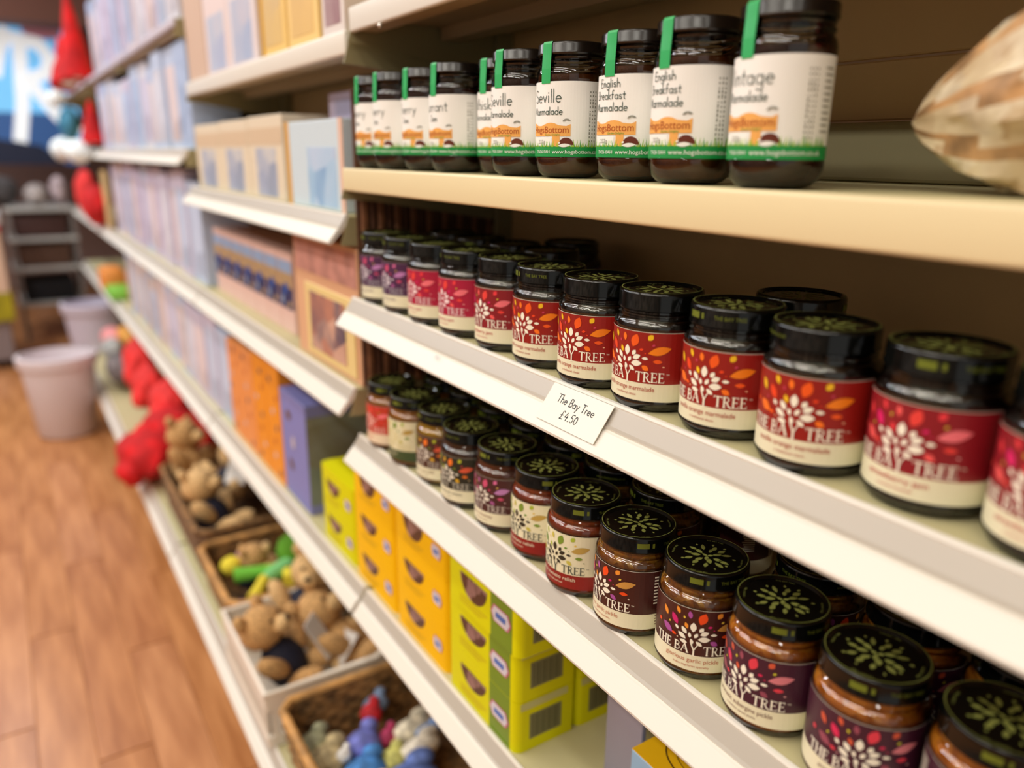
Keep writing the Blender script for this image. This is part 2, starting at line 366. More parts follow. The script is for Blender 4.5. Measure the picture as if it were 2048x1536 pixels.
# rounded hand lettering
O = lambda: arc(.25, .25, .22, .25, 0, 360, 10)
HND = {
 'a': (.55, [O(), [(.47, .5), (.47, .05), (.54, 0)]]), 'b': (.55, [[(.05, 1), (.05, 0)], O()]), 'd': (.55, [O(), [(.47, 1), (.47, 0)]]),
 'c': (.45, [arc(.25, .25, .22, .25, 50, 310, 8)]), 'e': (.52, [[(.04, .26), (.46, .28)]+arc(.25, .25, .22, .25, 10, 310, 9)]),
 'f': (.38, [arc(.26, .85, .14, .15, 60, 180, 4)+[(.12, 0)], [(0, .52), (.3, .52)]]), 'g': (.55, [O(), [(.47, .5), (.47, -.15)]+arc(.27, -.15, .2, .18, 0, -150, 5)]),
 'h': (.52, [[(.05, 1), (.05, 0)], [(.05, .3)]+arc(.24, .3, .19, .2, 180, 0, 6)+[(.43, 0)]]), 'i': (.2, [[(.07, .5), (.07, 0)], [(.07, .7), (.07, .74)]]),
 'k': (.48, [[(.05, 1), (.05, 0)], [(.4, .5), (.06, .22), (.42, 0)]]), 'l': (.17, [[(.06, 1), (.06, 0)]]),
 'm': (.78, [[(.05, .5), (.05, 0)], [(.05, .3)]+arc(.2, .3, .15, .2, 180, 0, 5)+[(.35, 0)], [(.35, .3)]+arc(.51, .3, .16, .2, 180, 0, 5)+[(.67, 0)]]),
 'n': (.52, [[(.05, .5), (.05, 0)], [(.05, .3)]+arc(.24, .3, .19, .2, 180, 0, 6)+[(.43, 0)]]), 'o': (.54, [O()]),
 'r': (.36, [[(.05, .5), (.05, 0)], [(.05, .28)]+arc(.2, .32, .14, .17, 180, 50, 4)]), 's': (.42, [arc(.2, .37, .15, .13, 40, 250, 5)+arc(.2, .13, .16, .13, 70, -150, 5)]),
 't': (.38, [[(.17, .8), (.17, .05), (.3, 0)], [(0, .52), (.34, .52)]]), 'u': (.52, [[(.05, .5), (.05, .18)]+arc(.25, .2, .2, .2, 180, 360, 6)+[(.45, .5)], [(.45, .3), (.45, 0)]]),
 'v': (.46, [[(.02, .5), (.21, 0), (.4, .5)]]), 'y': (.48, [[(.02, .5), (.24, .03)], [(.44, .5), (.1, -.35)]]), 'w': (.65, [[(.02, .5), (.16, 0), (.3, .4), (.44, 0), (.58, .5)]]),
 'M': (.85, [[(.03, 0), (.14, .95), (.38, .1), (.62, .95), (.74, 0)]]), 'E': (.6, [[(.5, .95), (.06, .95), (.06, 0), (.52, 0)], [(.06, .5), (.45, .5)]]),
 'B': (.62, [[(.06, 0), (.06, .95)]+arc(.24, .72, .24, .23, 90, -90, 6)+arc(.26, .25, .27, .25, 90, -90, 6)+[(.06, 0)]]), 'S': (.6, [arc(.28, .72, .22, .23, 30, 250, 7)+arc(.28, .24, .24, .24, 75, -150, 7)]),
 'V': (.7, [[(.02, .95), (.32, 0), (.64, .95)]]), 'W': (.95, [[(.02, .95), (.22, 0), (.44, .75), (.66, 0), (.88, .95)]]), 'J': (.55, [[(.1, .95), (.5, .95)], [(.35, .95), (.35, .2)]+arc(.2, .2, .15, .2, 0, -150, 5)]),
 'C': (.62, [arc(.32, .48, .28, .48, 50, 310, 9)]), 'T': (.65, [[(.02, .95), (.6, .95)], [(.3, .95), (.3, 0)]]), 'A': (.7, [[(.02, 0), (.33, .95), (.62, 0)], [(.14, .35), (.52, .35)]]),
 '£': (.65, [[(.08, 0), (.2, .1), (.24, .5), (.24, .75)]+arc(.38, .76, .14, .19, 180, 20, 5), [(.06, .42), (.42, .46)], [(.08, 0), (.5, .03)]]),
 '4': (.58, [[(.3, .9), (.04, .35), (.52, .4)], [(.4, .62), (.36, 0)]]), '5': (.55, [[(.48, .92), (.14, .9), (.1, .55)]+arc(.24, .3, .22, .27, 100, -130, 7)]),
 '0': (.55, [arc(.26, .45, .21, .42, 0, 360, 12)]), '.': (.25, [[(.09, .02), (.11, .05)]]), ' ': (.3, [])}
def hand_w(txt): return sum(HND[c][0]+.07 for c in txt)
def hand(mb, fn, txt, x, y, h, wt, lift, m, align='C', slope=0):
    x0 = x-(hand_w(txt)*h/2 if align == 'C' else 0); xx = x0
    for ch in txt:
        wd, st = HND[ch]
        for pts in st: mb.stroke(fn, [(xx+px*h, y+py*h+slope*(xx-x0)) for px, py in pts], wt, lift, m, step=.001)
        xx += (wd+.07)*h
# ================================================================ tree-label jars
PET = [(450, 900, 85, 50, 90), (380, 915, 70, 35, 125), (515, 925, 50, 34, 55), (540, 960, 70, 40, 25), (365, 960, 75, 38, 145), (540, 1012, 92, 50, 5),
       (380, 1015, 60, 34, 170), (610, 978, 50, 25, 0), (320, 885, 40, 24, 130), (445, 1025, 48, 26, 112), (502, 1048, 60, 32, -35), (425, 965, 46, 26, 100), (476, 975, 50, 30, 60)]
LEA = [(225, 720, 80, 30, 112, 0), (325, 735, 62, 30, 112, 0), (300, 812, 100, 46, 118, 1), (420, 785, 66, 36, 98, 2), (520, 828, 110, 70, 72, 3), (645, 812, 55, 42, 55, 0),
       (245, 875, 92, 55, 145, 2), (395, 875, 55, 30, 110, 0), (710, 918, 150, 66, 18, 4), (700, 1002, 62, 34, 0, 3), (615, 1055, 62, 42, -30, 2), (300, 945, 40, 25, 165, 3),
       (578, 905, 36, 22, 10, 1), (668, 872, 25, 18, 30, 5), (375, 800, 26, 18, 100, 5), (260, 825, 20, 14, 60, 5), (738, 1045, 15, 10, 0, 6), (330, 975, 12, 9, 0, 6), (610, 938, 14, 9, 0, 1), (180, 800, 34, 20, 110, 3)]
TOPL = [(120, 520), (190, 590), (300, 680), (450, 742), (600, 770), (750, 778)]
def unroll(x, y):
    """photo measurements of the print on a round jar -> flat position on the label (metres from the tree's middle)"""
    an = lambda q: math.asin(max(-.93, min(.93, (q-490)/375)))
    for (xa, ya), (xb, yb) in zip(TOPL, TOPL[1:]):
        if x <= xb or xb == 750: yt = ya+(yb-ya)*(x-xa)/(xb-xa); break
    return .0355*(an(x)-an(450)), -(y-yt)*.097/1000+.0222
def flat(x, y, L, W, a):
    s_, t_ = unroll(x, y); c = math.cos(math.asin(max(-.93, min(.93, (x-490)/375)))); ar = math.radians(a)
    k = math.hypot(math.cos(ar)/c, math.sin(ar)); k2 = math.hypot(math.sin(ar)/c, math.cos(ar))
    return s_, t_, L*.0945/1000*k, W*.0945/1000*k2, math.atan2(math.sin(ar), math.cos(ar)/c)
PETF = [flat(*q) for q in PET]; LEAF = [flat(*q[:5])+(q[5],) for q in LEA]
def tree(mb, fn, cx, cy, sc_, lift, mp_, ml):
    for x, y, L, W, a in PETF: mb.leaf(fn, cx+x*sc_, cy+y*sc_, L*sc_, W*sc_, a, lift, mp_, 6)
    for x, y, L, W, a, c in LEAF: mb.leaf(fn, cx+x*sc_, cy+y*sc_, L*sc_, W*sc_, a, lift, ml(c), 6)
PAL = {  # six leaf colours + dot
 'orange': [(245, 196, 30), (238, 70, 30), (250, 120, 30), (243, 92, 24), (248, 136, 20), (200, 60, 90), (255, 200, 160)],
 'pink': [(235, 60, 70), (226, 30, 110), (240, 90, 90), (232, 66, 60), (245, 120, 130), (200, 170, 60), (255, 190, 190)],
 'multi': [(240, 150, 50), (206, 30, 110), (170, 80, 160), (240, 76, 20), (206, 150, 70), (226, 196, 70), (250, 230, 200)],
 'mauve': [(214, 90, 60), (220, 40, 90), (150, 72, 92), (226, 60, 80), (222, 130, 140), (216, 206, 50), (240, 180, 180)],
 'green': [(170, 190, 60), (110, 150, 50), (200, 190, 80), (120, 150, 50), (190, 160, 80), (230, 200, 90), (120, 130, 80)],
 'veg': [(190, 200, 50), (120, 150, 40), (230, 180, 40), (236, 120, 40), (220, 90, 60), (200, 60, 70), (250, 220, 160)],
 'lilac': [(220, 110, 160), (200, 60, 100), (170, 90, 150), (210, 80, 120), (190, 130, 190), (220, 180, 90), (250, 210, 220)]}
CREAM = (236, 232, 200)
KINDS_ = {  # label colours: upper, lower, petals, name colour, leaves, flavour, small line, contents
 'orange': ((150, 26, 18), CREAM, (250, 246, 226), (250, 246, 226), 'orange', 'seville orange marmalade', 'a traditional classic', (176, 60, 40), 'jam'),
 'strawberry': ((140, 22, 34), CREAM, (250, 244, 226), (250, 244, 226), 'pink', 'strawberry jam', 'a summer favourite', (190, 60, 60), 'jam'),
 'raspberry': ((140, 26, 36), CREAM, (246, 240, 226), (250, 244, 226), 'pink', 'raspberry jam', 'a summer favourite', (190, 60, 60), 'jam'),
 'crimson': ((176, 24, 62), CREAM, (240, 214, 216), (240, 214, 216), 'pink', 'strawberry jam', 'a summer favourite', (200, 90, 100), 'jam'),
 'purple': ((76, 40, 78), CREAM, (214, 204, 214), (176, 170, 180), 'lilac', 'blackcurrant jam', 'rich and fruity', (110, 90, 110), 'jam'),
 'aubergine': ((66, 24, 46), CREAM, (248, 244, 226), (248, 244, 226), 'mauve', 'aromatic aubergine pickle', 'a medium spiced pickle', (120, 80, 70), 'orange_pickle'),
 'garlic': ((66, 24, 20), CREAM, (248, 244, 226), (248, 244, 226), 'multi', 'glorious garlic pickle', 'Indian vegetarian speciality', (190, 110, 80), 'pickle'),
 'tomato': ((232, 228, 194), (140, 28, 26), (40, 40, 30), (62, 74, 66), 'green', 'spicy tomato relish', 'with chilli and basil', (240, 230, 200), 'relish'),
 'plum': ((72, 36, 38), CREAM, (226, 220, 206), (206, 196, 186), 'lilac', 'plum chutney', 'with sweet spices', (150, 110, 90), 'chutney'),
 'dark': ((38, 42, 32), CREAM, (226, 222, 206), (200, 196, 180), 'veg', 'caramelised onion', 'slow cooked', (110, 110, 90), 'dark_chutney'),
 'piccalilli': ((74, 42, 34), CREAM, (222, 214, 200), (200, 190, 176), 'veg', 'proper piccalilli', 'crunchy and tangy', (150, 130, 100), 'yellow'),
 'mustard': ((232, 226, 188), (62, 82, 50), (224, 214, 160), (220, 210, 160), 'green', 'mustard', 'wholegrain', (220, 214, 180), 'amber'),
 'chilli': ((196, 60, 40), (240, 220, 190), (240, 190, 180), (244, 200, 190), 'pink', 'chilli jam', 'hot and sweet', (200, 110, 90), 'amber')}
def content_mat(k):
    if k == 'jam': return mat('jam_dark', (22, 8, 7), .25, c2=(36, 15, 9), nscale=90)
    cs_ = {'orange_pickle': [(164, 82, 12), (224, 128, 28), (240, 156, 50), (186, 96, 18), (230, 140, 40)], 'pickle': [(80, 34, 8), (166, 88, 20), (222, 156, 54), (122, 58, 14), (190, 112, 32)],
           'relish': [(140, 40, 10), (196, 76, 22), (166, 54, 14), (212, 106, 44)], 'chutney': [(90, 26, 14), (130, 50, 26), (110, 36, 20)], 'dark_chutney': [(50, 18, 16), (80, 28, 22)],
           'yellow': [(190, 130, 10), (226, 176, 20), (206, 150, 16)], 'amber': [(176, 100, 14), (214, 140, 30), (196, 116, 20)]}[k]
    return chunk_mat('contents_'+k, cs_, 170 if 'pickle' in k else 120, .3, .6)
RB, HJ = .0355, .0923
GP = [(.0, .0), (.028, .0004), (.0325, .002), (.0347, .006), (RB, .0075), (RB, .0085), (.0351, .0095), (.0351, .0640), (.0354, .0648), (.0355, .0660), (.0351, .0678), (.0343, .0695), (.0332, .0709), (.0322, .0718),
      (.0316, .0722), (.0316, .0735), (.0324, .0742), (.0324, .0752), (.0314, .0762), (.0314, .0778)]
glass_me = MB().lathe(GP, 56).mesh('glass', GLASS, True)
CP = [(0, .0035), (.0300, .0036), (.0332, .0070), (.0342, .0120), (.0342, .0640), (.0335, .0680), (.0316, .0705), (.0304, .0722), (.0304, .0765), (0, .0768)]
cont_me = {}
def contents(k):
    if k not in cont_me: cont_me[k] = MB().lathe(CP, 40).mesh('contents', content_mat(k), True)
    return cont_me[k]
def lid_mesh():
    m = MB().lathe([(0, .0905), (.0285, .0905), (.0293, .0915), (.0300, .0923), (.0312, .0922), (.0321, .0914), (.0325, .0900), (.0325, .0810), (.0330, .0800), (.0330, .0786), (.0322, .0778), (.031, .0778)], 56, m=0)
    fn = top(0, 0, .0905)
    rl = random.Random(4)
    for n_, r_, L_, W_, ph in ((3, .0030, .0055, .0030, .4), (7, .0085, .0072, .0036, .1), (11, .0148, .0078, .0034, .3), (9, .0195, .0030, .0018, .0)):
        for k in range(n_):
            a = 2*PI*k/n_+ph+rl.uniform(-.12, .12); rr = r_+rl.uniform(-.0008, .0008)
            m.leaf(fn, rr*math.cos(a), rr*math.sin(a), L_*rl.uniform(.8, 1.15), W_*rl.uniform(.8, 1.2), a+rl.uniform(-.15, .15), .00025, 1, 6)
    for k in range(64):   # fine ring and ring of tiny capitals
        a0, a1 = 2*PI*k/64, 2*PI*(k+1)/64
        m.add([(q*math.cos(a), q*math.sin(a), .0926 if q > .029 else .0907) for a in (a0, a1) for q in (.0304, .0309)], [(0, 1, 3, 2)], 1)
    pf = lambda s_, t_, l: ((.0262+t_)*math.sin(s_/.0262), (.0262+t_)*math.cos(s_/.0262), .0905+l)
    for k in range(4): m.text(pf, 'THE BAY TREE', (k-2)*.0412+.0206, -.0008, .0021, .00025, 1)
    cf = cyl(.0325)
    m.patch(cf, -.030, -.020, .0832, .0878, .0003, 2, 5); m.patch(cf, -.0175, -.0155, .0835, .0875, .0003, 2, 2)
    m.text(cf, 'THE BAY TREE', .004, .0842, .0038, .0003, 2, sx=.9)
    m.text(cf, 'www.thebaytree.co.uk', .052, .0842, .0036, .0003, 2, sx=.9)
    return m.mesh('lid', [LIDM, LIDG, LIDS], True)
lid_me = lid_mesh()
lab_me = {}
def bay_label(kind):
    if kind in lab_me: return lab_me[kind]
    up, lo, pe, nm, pal, flav, small, fcol, _ = KINDS_[kind]
    nm_ = 'label_'+kind
    P = lambda c, s_: mat(nm_+s_, c, .42)
    mats_ = [P(up, '_field'), P(lo, '_band'), P(pe, '_petal'), P(nm, '_name')]+[P(c, '_leaf%d' % i) for i, c in enumerate(PAL[pal])]+[P(fcol, '_flavour'), P(tuple(min(255, int(v*.5+110)) for v in lo) if sum(lo) < 500 else (120, 96, 84), '_small')]
    m = MB(); fn = cyl(RB-.0004); L = .0003
    W = .083
    m.patch(fn, -W, W, .0238, .0635, L, 0, 44, 1); m.patch(fn, -W, W, .0098, .0238, L, 1, 44, 1)
    m.patch(fn, -W, W, .0633, .0636, L+.0002, 3, 44, 1)
    cy = .0413
    tree(m, fn, 0, cy, 1, L+.0003, 2, lambda c: 4+c)
    serif(m, fn, 'THE', -.0325, .0252, .0077, L+.0004, 3, .86)
    x = serif(m, fn, 'BA', -.0140, .0252, .0077, L+.0004, 3, .95)
    serif(m, fn, 'Y', -.0016, .0246, .0080, L+.0005, 3, .9)
    serif(m, fn, 'TREE', .0085, .0252, .0077, L+.0004, 3, .95)
    m.text(fn, 'TM', .0318, .0310, .0018, L+.0004, 3, 'L')
    m.text(fn, flav, 0, .0178, .0052, L+.0004, 11, 'C', min(1.12, 22.0/len(flav)*.98))
    m.text(fn, small, 0, .0136, .0026, L+.0004, 11)
    # small print panel on the right-hand wing
    rnd = random.Random(len(flav))
    for c_ in range(2):
        for k in range(9):
            m.patch(fn, .050+c_*.012, .050+c_*.012+.004+rnd.random()*.005, .0575-k*.0030, .0588-k*.0030, L+.0003, 3, 3, 1)
    for k in range(4): m.patch(fn, .052, .052+.012+rnd.random()*.006, .0215-k*.0026, .0224-k*.0026, L+.0003, 12, 4, 1)
    for k in range(11): m.patch(fn, -.062+(k % 3)*.001, -.050, .056-k*.0022, .0569-k*.0022, L+.0003, 3, 3, 1)
    lab_me[kind] = m.mesh('label', mats_); return lab_me[kind]
def bay_jar(x, y, z, kind, lab, group, face=5, lidrot=None):
    t = thing('jar', lab, 'jar', (x, y, z), 0, group)
    part('glass', glass_me, t); part('contents', contents(KINDS_[kind][8]), t)
    part('label', bay_label(kind), t, rz=math.radians(face))
    part('lid', lid_me, t, rz=random.uniform(0, 6.28) if lidrot is None else math.radians(lidrot))
    return t
G2 = 'tree label jam jars on the shelf with the handwritten price card'
Z2, Z3 = -.1888, -.3878
J2 = [(.425, .144, 'strawberry', 'jam jar with red label cut off by the right picture edge', -5),
      (.430, .2175, 'strawberry', 'large jam jar with deep red strawberry label, right end of the middle shelf', 0),
      (.421, .290, 'orange', 'orange marmalade jar standing just left of the large pink leaved jar', 14),
      (.424, .3635, 'orange', 'orange marmalade jar with the lone back lid just behind it', 10),
      (.421, .437, 'orange', 'orange marmalade jar above and right of the handwritten price card', 6),
      (.420, .510, 'orange', 'orange marmalade jar directly above the handwritten price card', 10),
      (.421, .584, 'orange', 'leftmost of the orange marmalade jars, beside the first crimson labelled jam', 9),
      (.422, .657, 'raspberry', 'jam jar with brick red label and pink leaf, left of the marmalades', 3),
      (.419, .731, 'crimson', 'nearer of the two bright crimson labelled jam jars', 0),
      (.417, .804, 'crimson', 'farther of the two bright crimson labelled jam jars, beside the purple ones', 0),
      (.417, .877, 'purple', 'nearer of the two purple labelled jam jars at the left end of the middle shelf', 0),
      (.419, .950, 'purple', 'farthest jar of the middle shelf front row, purple label, at the left end', 0)]
for i, (x, y, k, lb, fc) in enumerate(J2): bay_jar(x, y, Z2, k, lb, G2, fc)
G2b = 'dark jars in the row behind on the middle jar shelf'
for x, y, lb in ((.494, .365, 'lone back row jar on the middle shelf, dark lid rising behind the marmalades'),
                 (.494, .690, 'nearest back row jar of the dark cluster on the middle shelf'),
                 (.494, .763, 'second of the dark lidded back row jars at the left of the middle shelf'),
                 (.493, .836, 'third of the dark lidded back row jars at the left of the middle shelf'),
                 (.493, .909, 'farthest of the dark lidded back row jars at the left of the middle shelf'),
                 (.566, .745, 'dark jar of the deepest row, behind the left end cluster on the middle shelf')):
    bay_jar(x, y, Z2, 'purple', lb, G2b, 20)
G3 = 'tree label pickle and chutney jars on the lower jar shelf'
J3 = [(.428, .150, 'aubergine', 'bottom right corner pickle jar, blurred black lid and orange contents', 40, 60),
      (.420, .2235, 'aubergine', 'large aubergine pickle jar with plum label cut off by the bottom edge', 27, 60),
      (.421, .2960, 'aubergine', 'aubergine pickle jar with plum label and one pale pink leaf, fully in view', 2, 80),
      (.422, .3685, 'garlic', 'garlic pickle jar whose whole label faces the camera', 33, 75),
      (.415, .4400, 'garlic', 'garlic pickle jar turned so its white nutrition text shows on brown', -8, 100),
      (.414, .5110, 'tomato', 'sharper of the two tomato relish jars with cream label and red band', 4, 85),
      (.421, .5830, 'tomato', 'blurrier tomato relish jar, beside the plum brown chutney', 0, 100),
      (.420, .6555, 'plum', 'chutney jar with plum brown label and lilac leaf', 6, 50),
      (.416, .7270, 'dark', 'chutney jar with blackish green label and lime leaves', 8, 10),
      (.420, .7990, 'piccalilli', 'piccalilli jar with bright yellow contents under its lid', 10, 30),
      (.415, .8710, 'mustard', 'amber jar with plain cream label and green foot band', 5, 60),
      (.415, .9430, 'chilli', 'amber jar with red and peach label at the far left of the lower shelf', 0, 80)]
for x, y, k, lb, fc, lr in J3: bay_jar(x, y, Z3, k, lb, G3, fc, lr)
G3b = 'second row of jars on the lower jar shelf'
for x, y, k, lb, fc in ((.500, .168, 'aubergine', 'second row jar lid half under the rail, lower shelf far right', 20),
                        (.497, .241, 'aubergine', 'second row jar lid showing left of the corner one, under the white rail', 30),
                        (.494, .318, 'garlic', 'second row jar whose orange leaf shows above an aubergine pickle lid', 60),
                        (.488, .484, 'garlic', 'second row jar with lid behind the garlic pickle and tomato relish', 40),
                        (.488, .556, 'garlic', 'second row jar behind the two tomato relish jars', 40),
                        (.488, .628, 'tomato', 'second row jar lid behind the plum brown chutney', 40),
                        (.488, .700, 'dark', 'second row jar lid behind the blackish green chutney', 30),
                        (.488, .772, 'dark', 'second row jar lid behind the piccalilli', 30),
                        (.487, .845, 'piccalilli', 'second row jar lid behind the plain cream label jar', 30),
                        (.486, .918, 'chilli', 'second row jar at the far left, behind the peach labelled one', 30)):
    bay_jar(x, y, Z3, k, lb, G3b, fc)
bay_jar(.560, .455, Z3, 'garlic', 'third row jar in the dark with tiny white print on its label', G3b, 150)

# ================================================================ green-tab jars on the cream shelf
RH, HH = .0303, .1091
HP = [(0, .0004), (.0190, .0004), (.0235, .0018), (.0275, .0055), (.0297, .0110), (RH, .0160), (RH, .0175), (.0299, .0182), (.0299, .0775), (RH, .0785), (RH, .0830), (.0297, .0865), (.0287, .0888),
      (.0277, .0898), (.0277, .0915), (.0285, .0925), (.0285, .0940), (.0275, .0950), (.0275, .0962), (.0282, .0972), (.0272, .0985), (.0272, .1000)]
HG = glass_mat('jar_glass_clear', (230, 230, 222), 1.7, .012)
hglass = MB().lathe(HP, 56).mesh('glass', HG, True)
hin = MB().lathe([(0, .0028), (.0200, .0030), (.0248, .0052), (.0280, .0100), (.0292, .0165), (.0292, .0180), (.0287, .0810), (.0284, .0838), (0, .0838)], 40)
HC = {'brown': hin.mesh('contents', mat('marmalade_brown', (112, 56, 18), .25, c2=(146, 78, 28), nscale=60), True), 'red': hin.mesh('contents', mat('marmalade_red', (62, 20, 14), .25, c2=(86, 32, 22), nscale=60), True)}
def hlid():
    return MB().lathe([(0, .1080), (.0245, .1080), (.0255, .1088), (.0270, .1091), (.0286, .1084), (.0293, .1070), (.0293, .1012), (.0297, .1004), (.0290, .0992), (.0275, .0992)], 48).mesh('lid', mat('lid_plain_black', (12, 10, 9), .22, spec=.6), True)
hl = hlid()
TABG = mat('tab_green', (46, 176, 98), .4)
def htab():
    W = .0052; pts = [(-.0255, .1094), (-.0288, .1090), (-.0299, .1072), (-.0301, .1008), (-.0302, .0985), (-.0309, .0880), (-.0309, .0765)]
    m = MB(); vs = []; fs = []
    for i, (x, z) in enumerate([(-.014, .1084)]+pts):
        for k in range(5):
            y = -W+W*2*k/4; vs.append((x+(y*y)/(2*.0305), y, z))
    for i in range(len(pts)):
        for k in range(4): fs.append((i*5+k, i*5+k+1, i*5+6+k, i*5+5+k))
    return m.add(vs, fs).mesh('seal_strip', TABG)
ht = htab()
hog_me = {}
def hog_label(lines):
    if lines in hog_me: return hog_me[lines]
    H_ = lambda n, c: mat('hog_'+n, c, .45)
    ms = [H_('paper', (250, 250, 246)), H_('green', (22, 150, 72)), H_('ink', (46, 72, 60)), H_('board', (244, 178, 92)), H_('boardtext', (176, 76, 20)), H_('brown', (104, 44, 24)), H_('grass', (150, 196, 40)), H_('white', (248, 250, 244)), H_('grey', (150, 150, 140)), H_('grass2', (70, 160, 50))]
    m = MB(); fn = cyl(RH-.0002); L = .0003; A = -.052; B = .066
    m.patch(fn, A, B, .0180, .0780, L, 0, 44, 1); m.patch(fn, A, B, .0178, .0262, L+.0002, 1, 44, 1)
    rnd = random.Random(3)
    for k in range(75):   # grass
        x = A+.001+(B-A-.008)*k/75+rnd.uniform(-.0006, .0006); h = rnd.uniform(.002, .0068)
        m.poly(fn, [(x-.0006, .0258), (x+.0006, .0258), (x+rnd.uniform(-.0015, .0015), .0262+h)], L+.0003, 6 if k % 3 else 9)
    # hedgehog
    hx, hz = .0205, .0275
    hp = [(hx+.0062*math.cos(PI*k/12), hz+.0058*math.sin(PI*k/12)) for k in range(13)]
    for a, b_ in zip(hp, hp[1:]): m.poly(fn, [(hx, hz), a, b_], L+.0005, 5)
    m.leaf(fn, hx-.0015, hz-.0004, .0105, .0030, .06, L+.0006, 7, 6)
    m.leaf(fn, hx-.0058, hz+.0016, .0022, .0016, .4, L+.0006, 7, 4)
    # sign board
    for k in range(12):
        a_, b_ = -.0170+.0410*k/12, -.0170+.0410*(k+1)/12; up = lambda q: .0440+.0014*math.sin(q*260)+.0008*math.sin(q*900)
        m.add([fn(a_, .0345, L+.0004), fn(b_, .0345, L+.0004), fn(b_, up(b_), L+.0004), fn(a_, up(a_), L+.0004)], [(0, 1, 2, 3)], 3)
    m.patch(fn, .0085, .0150, .0262, .0346, L+.0003, 3, 3); m.patch(fn, -.0150, .0070, .0268, .0335, L+.0003, 7, 8)
    m.text(fn, 'HogsBottom', .0035, .0372, .0075, L+.0006, 4, sx=.98)
    m.text(fn, 'Garden Delights', .0080, .0350, .0022, L+.0006, 9)
    m.leaf(fn, .0190, .0474, .0046, .0016, .5, L+.0005, 8, 4); m.leaf(fn, .0218, .0476, .0046, .0016, -.3, L+.0005, 8, 4)
    m.text(fn, '227g', -.0035, .0285, .0044, L+.0006, 8)
    y = .0690 if len(lines) == 3 else .0615
    for i, t_ in enumerate(lines):
        h = .0104 if (i == 0 and len(lines) == 2) else (.0062 if len(lines) == 3 else .0062)
        hand(m, fn, t_, .0005, y, h, .00072 if h > .007 else .00060, L+.0004, 2); y -= .0098 if len(lines) == 2 else .0086
    m.text(fn, 'TN26 0AH', .0060, .0206, .0036, L+.0005, 7, 'R'); m.text(fn, 'www.hogsbottom.co.uk', .0085, .0204, .0047, L+.0005, 7, 'L')
    for c_ in range(3):       # upright ingredient lines
        for k in range(14):
            z0 = .0300+k*.0030
            m.patch(fn, .0400+c_*.0026, .0411+c_*.0026, z0, z0+.0008+rnd.random()*.0016, L+.0003, 8, 1)
    for k in range(11): m.patch(fn, .052, .052+.006+rnd.random()*.004, .070-k*.0036, .0711-k*.0036, L+.0003, 8, 3)
    hog_me[lines] = m.mesh('label', ms); return hog_me[lines]
GH = 'green sealed marmalade jars on the cream shelf'
ZH = -.0188
EB = ('English', 'Breakfast', 'Marmalade')
HJS = [(.426, .3470, ('Vintage', 'Marmalade'), 'red', 'nearest and largest white labelled jar on the cream shelf, reading vintage', -8),
       (.427, .4230, EB, 'brown', 'nearer english breakfast marmalade jar, next to the largest jar', -2),
       (.434, .4930, EB, 'brown', 'farther english breakfast marmalade jar, beside the sharp seville one', 4),
       (.431, .5750, ('Seville', 'Marmalade'), 'brown', 'wide fully seen seville marmalade jar with its big label turned outward', 8),
       (.425, .6400, ('Seville', 'Marmalade'), 'red', 'narrower seville marmalade jar, half behind the wide seville one', 6),
       (.448, .7050, ('Whisky', 'Marmalade'), 'brown', 'whisky marmalade jar set back and mostly hidden', 4),
       (.427, .7710, ('Currant', 'Jam'), 'red', 'dark currant jam jar standing forward of the whisky marmalade', 4),
       (.426, .8370, ('Cherry', 'Jam'), 'red', 'blurred jam jar with small hedgehog visible, left of the currant jam', 4),
       (.418, .9000, ('Cherry', 'Jam'), 'red', 'second white labelled jar from the left end of the cream shelf', 0),
       (.421, .9640, ('Cherry', 'Jam'), 'red', 'leftmost and most blurred white labelled jar on the cream shelf', 0)]
for x, y, ln, ck, lb, fc in HJS:
    t = thing('jar', lb, 'jar', (x, y, ZH), 0, GH)
    part('glass', hglass, t); part('contents', HC[ck], t); part('lid', hl, t)
    part('label', hog_label(ln), t, rz=math.radians(fc)); part('seal_strip', ht, t, rz=math.radians(fc))

# ================================================================ price card on the rail
pc = MB(); rn = Vector((-.78, 0, .63)).normalized()
def rail_fn(y0, z0):
    base = Vector((.3840, y0, z0)); dn = Vector((-.0235, 0, -.0335)).normalized()
    return lambda s_, t_, l: tuple(base+Vector((0, -s_, 0))+dn*t_+rn*(l+.0010+t_*.02))
pf = rail_fn(.5215, -.1895)
PAP = mat('card_paper', (246, 242, 228), .6); INK = mat('pen_ink', (22, 22, 26), .5)
W_, H_ = .0800, .0345
a = [pf(0, 0, 0), pf(W_, 0, 0), pf(W_, H_, 0), pf(0, H_, 0)]; bq = [pf(0, 0, .0005), pf(W_, 0, .0005), pf(W_, H_, .0005), pf(0, H_, .0005)]
pc.add(a+bq, [(0, 1, 2, 3), (7, 6, 5, 4), (0, 4, 5, 1), (1, 5, 6, 2), (2, 6, 7, 3), (3, 7, 4, 0)], 0)
fl = lambda s_, t_, l: pf(s_, H_-t_, l+.0006)
hand(pc, fl, 'The Bay Tree', .0400, .0200, .0074, .00085, .0001, 1, slope=-.02); hand(pc, fl, '£4.50', .0400, .0075, .0080, .00085, .0001, 1)
solo('price_card', pc.mesh('price_card', [PAP, INK]), 'white handwritten price card reading The Bay Tree £4.50 on the rail', 'price card')
sm = MB(); fs_ = rail_fn(.722, -.1885)
for k in range(3): sm.stroke(fs_, [(.003*k, .026), (.003*k+.003, .022), (.003*k+.002, .028)], .0004, .0004, 0)
solo('pen_mark', sm.mesh('pen_mark', mat('pen_faint', (150, 146, 150), .6)), 'faint grey pen scribble on the rail left of the price card', 'mark')

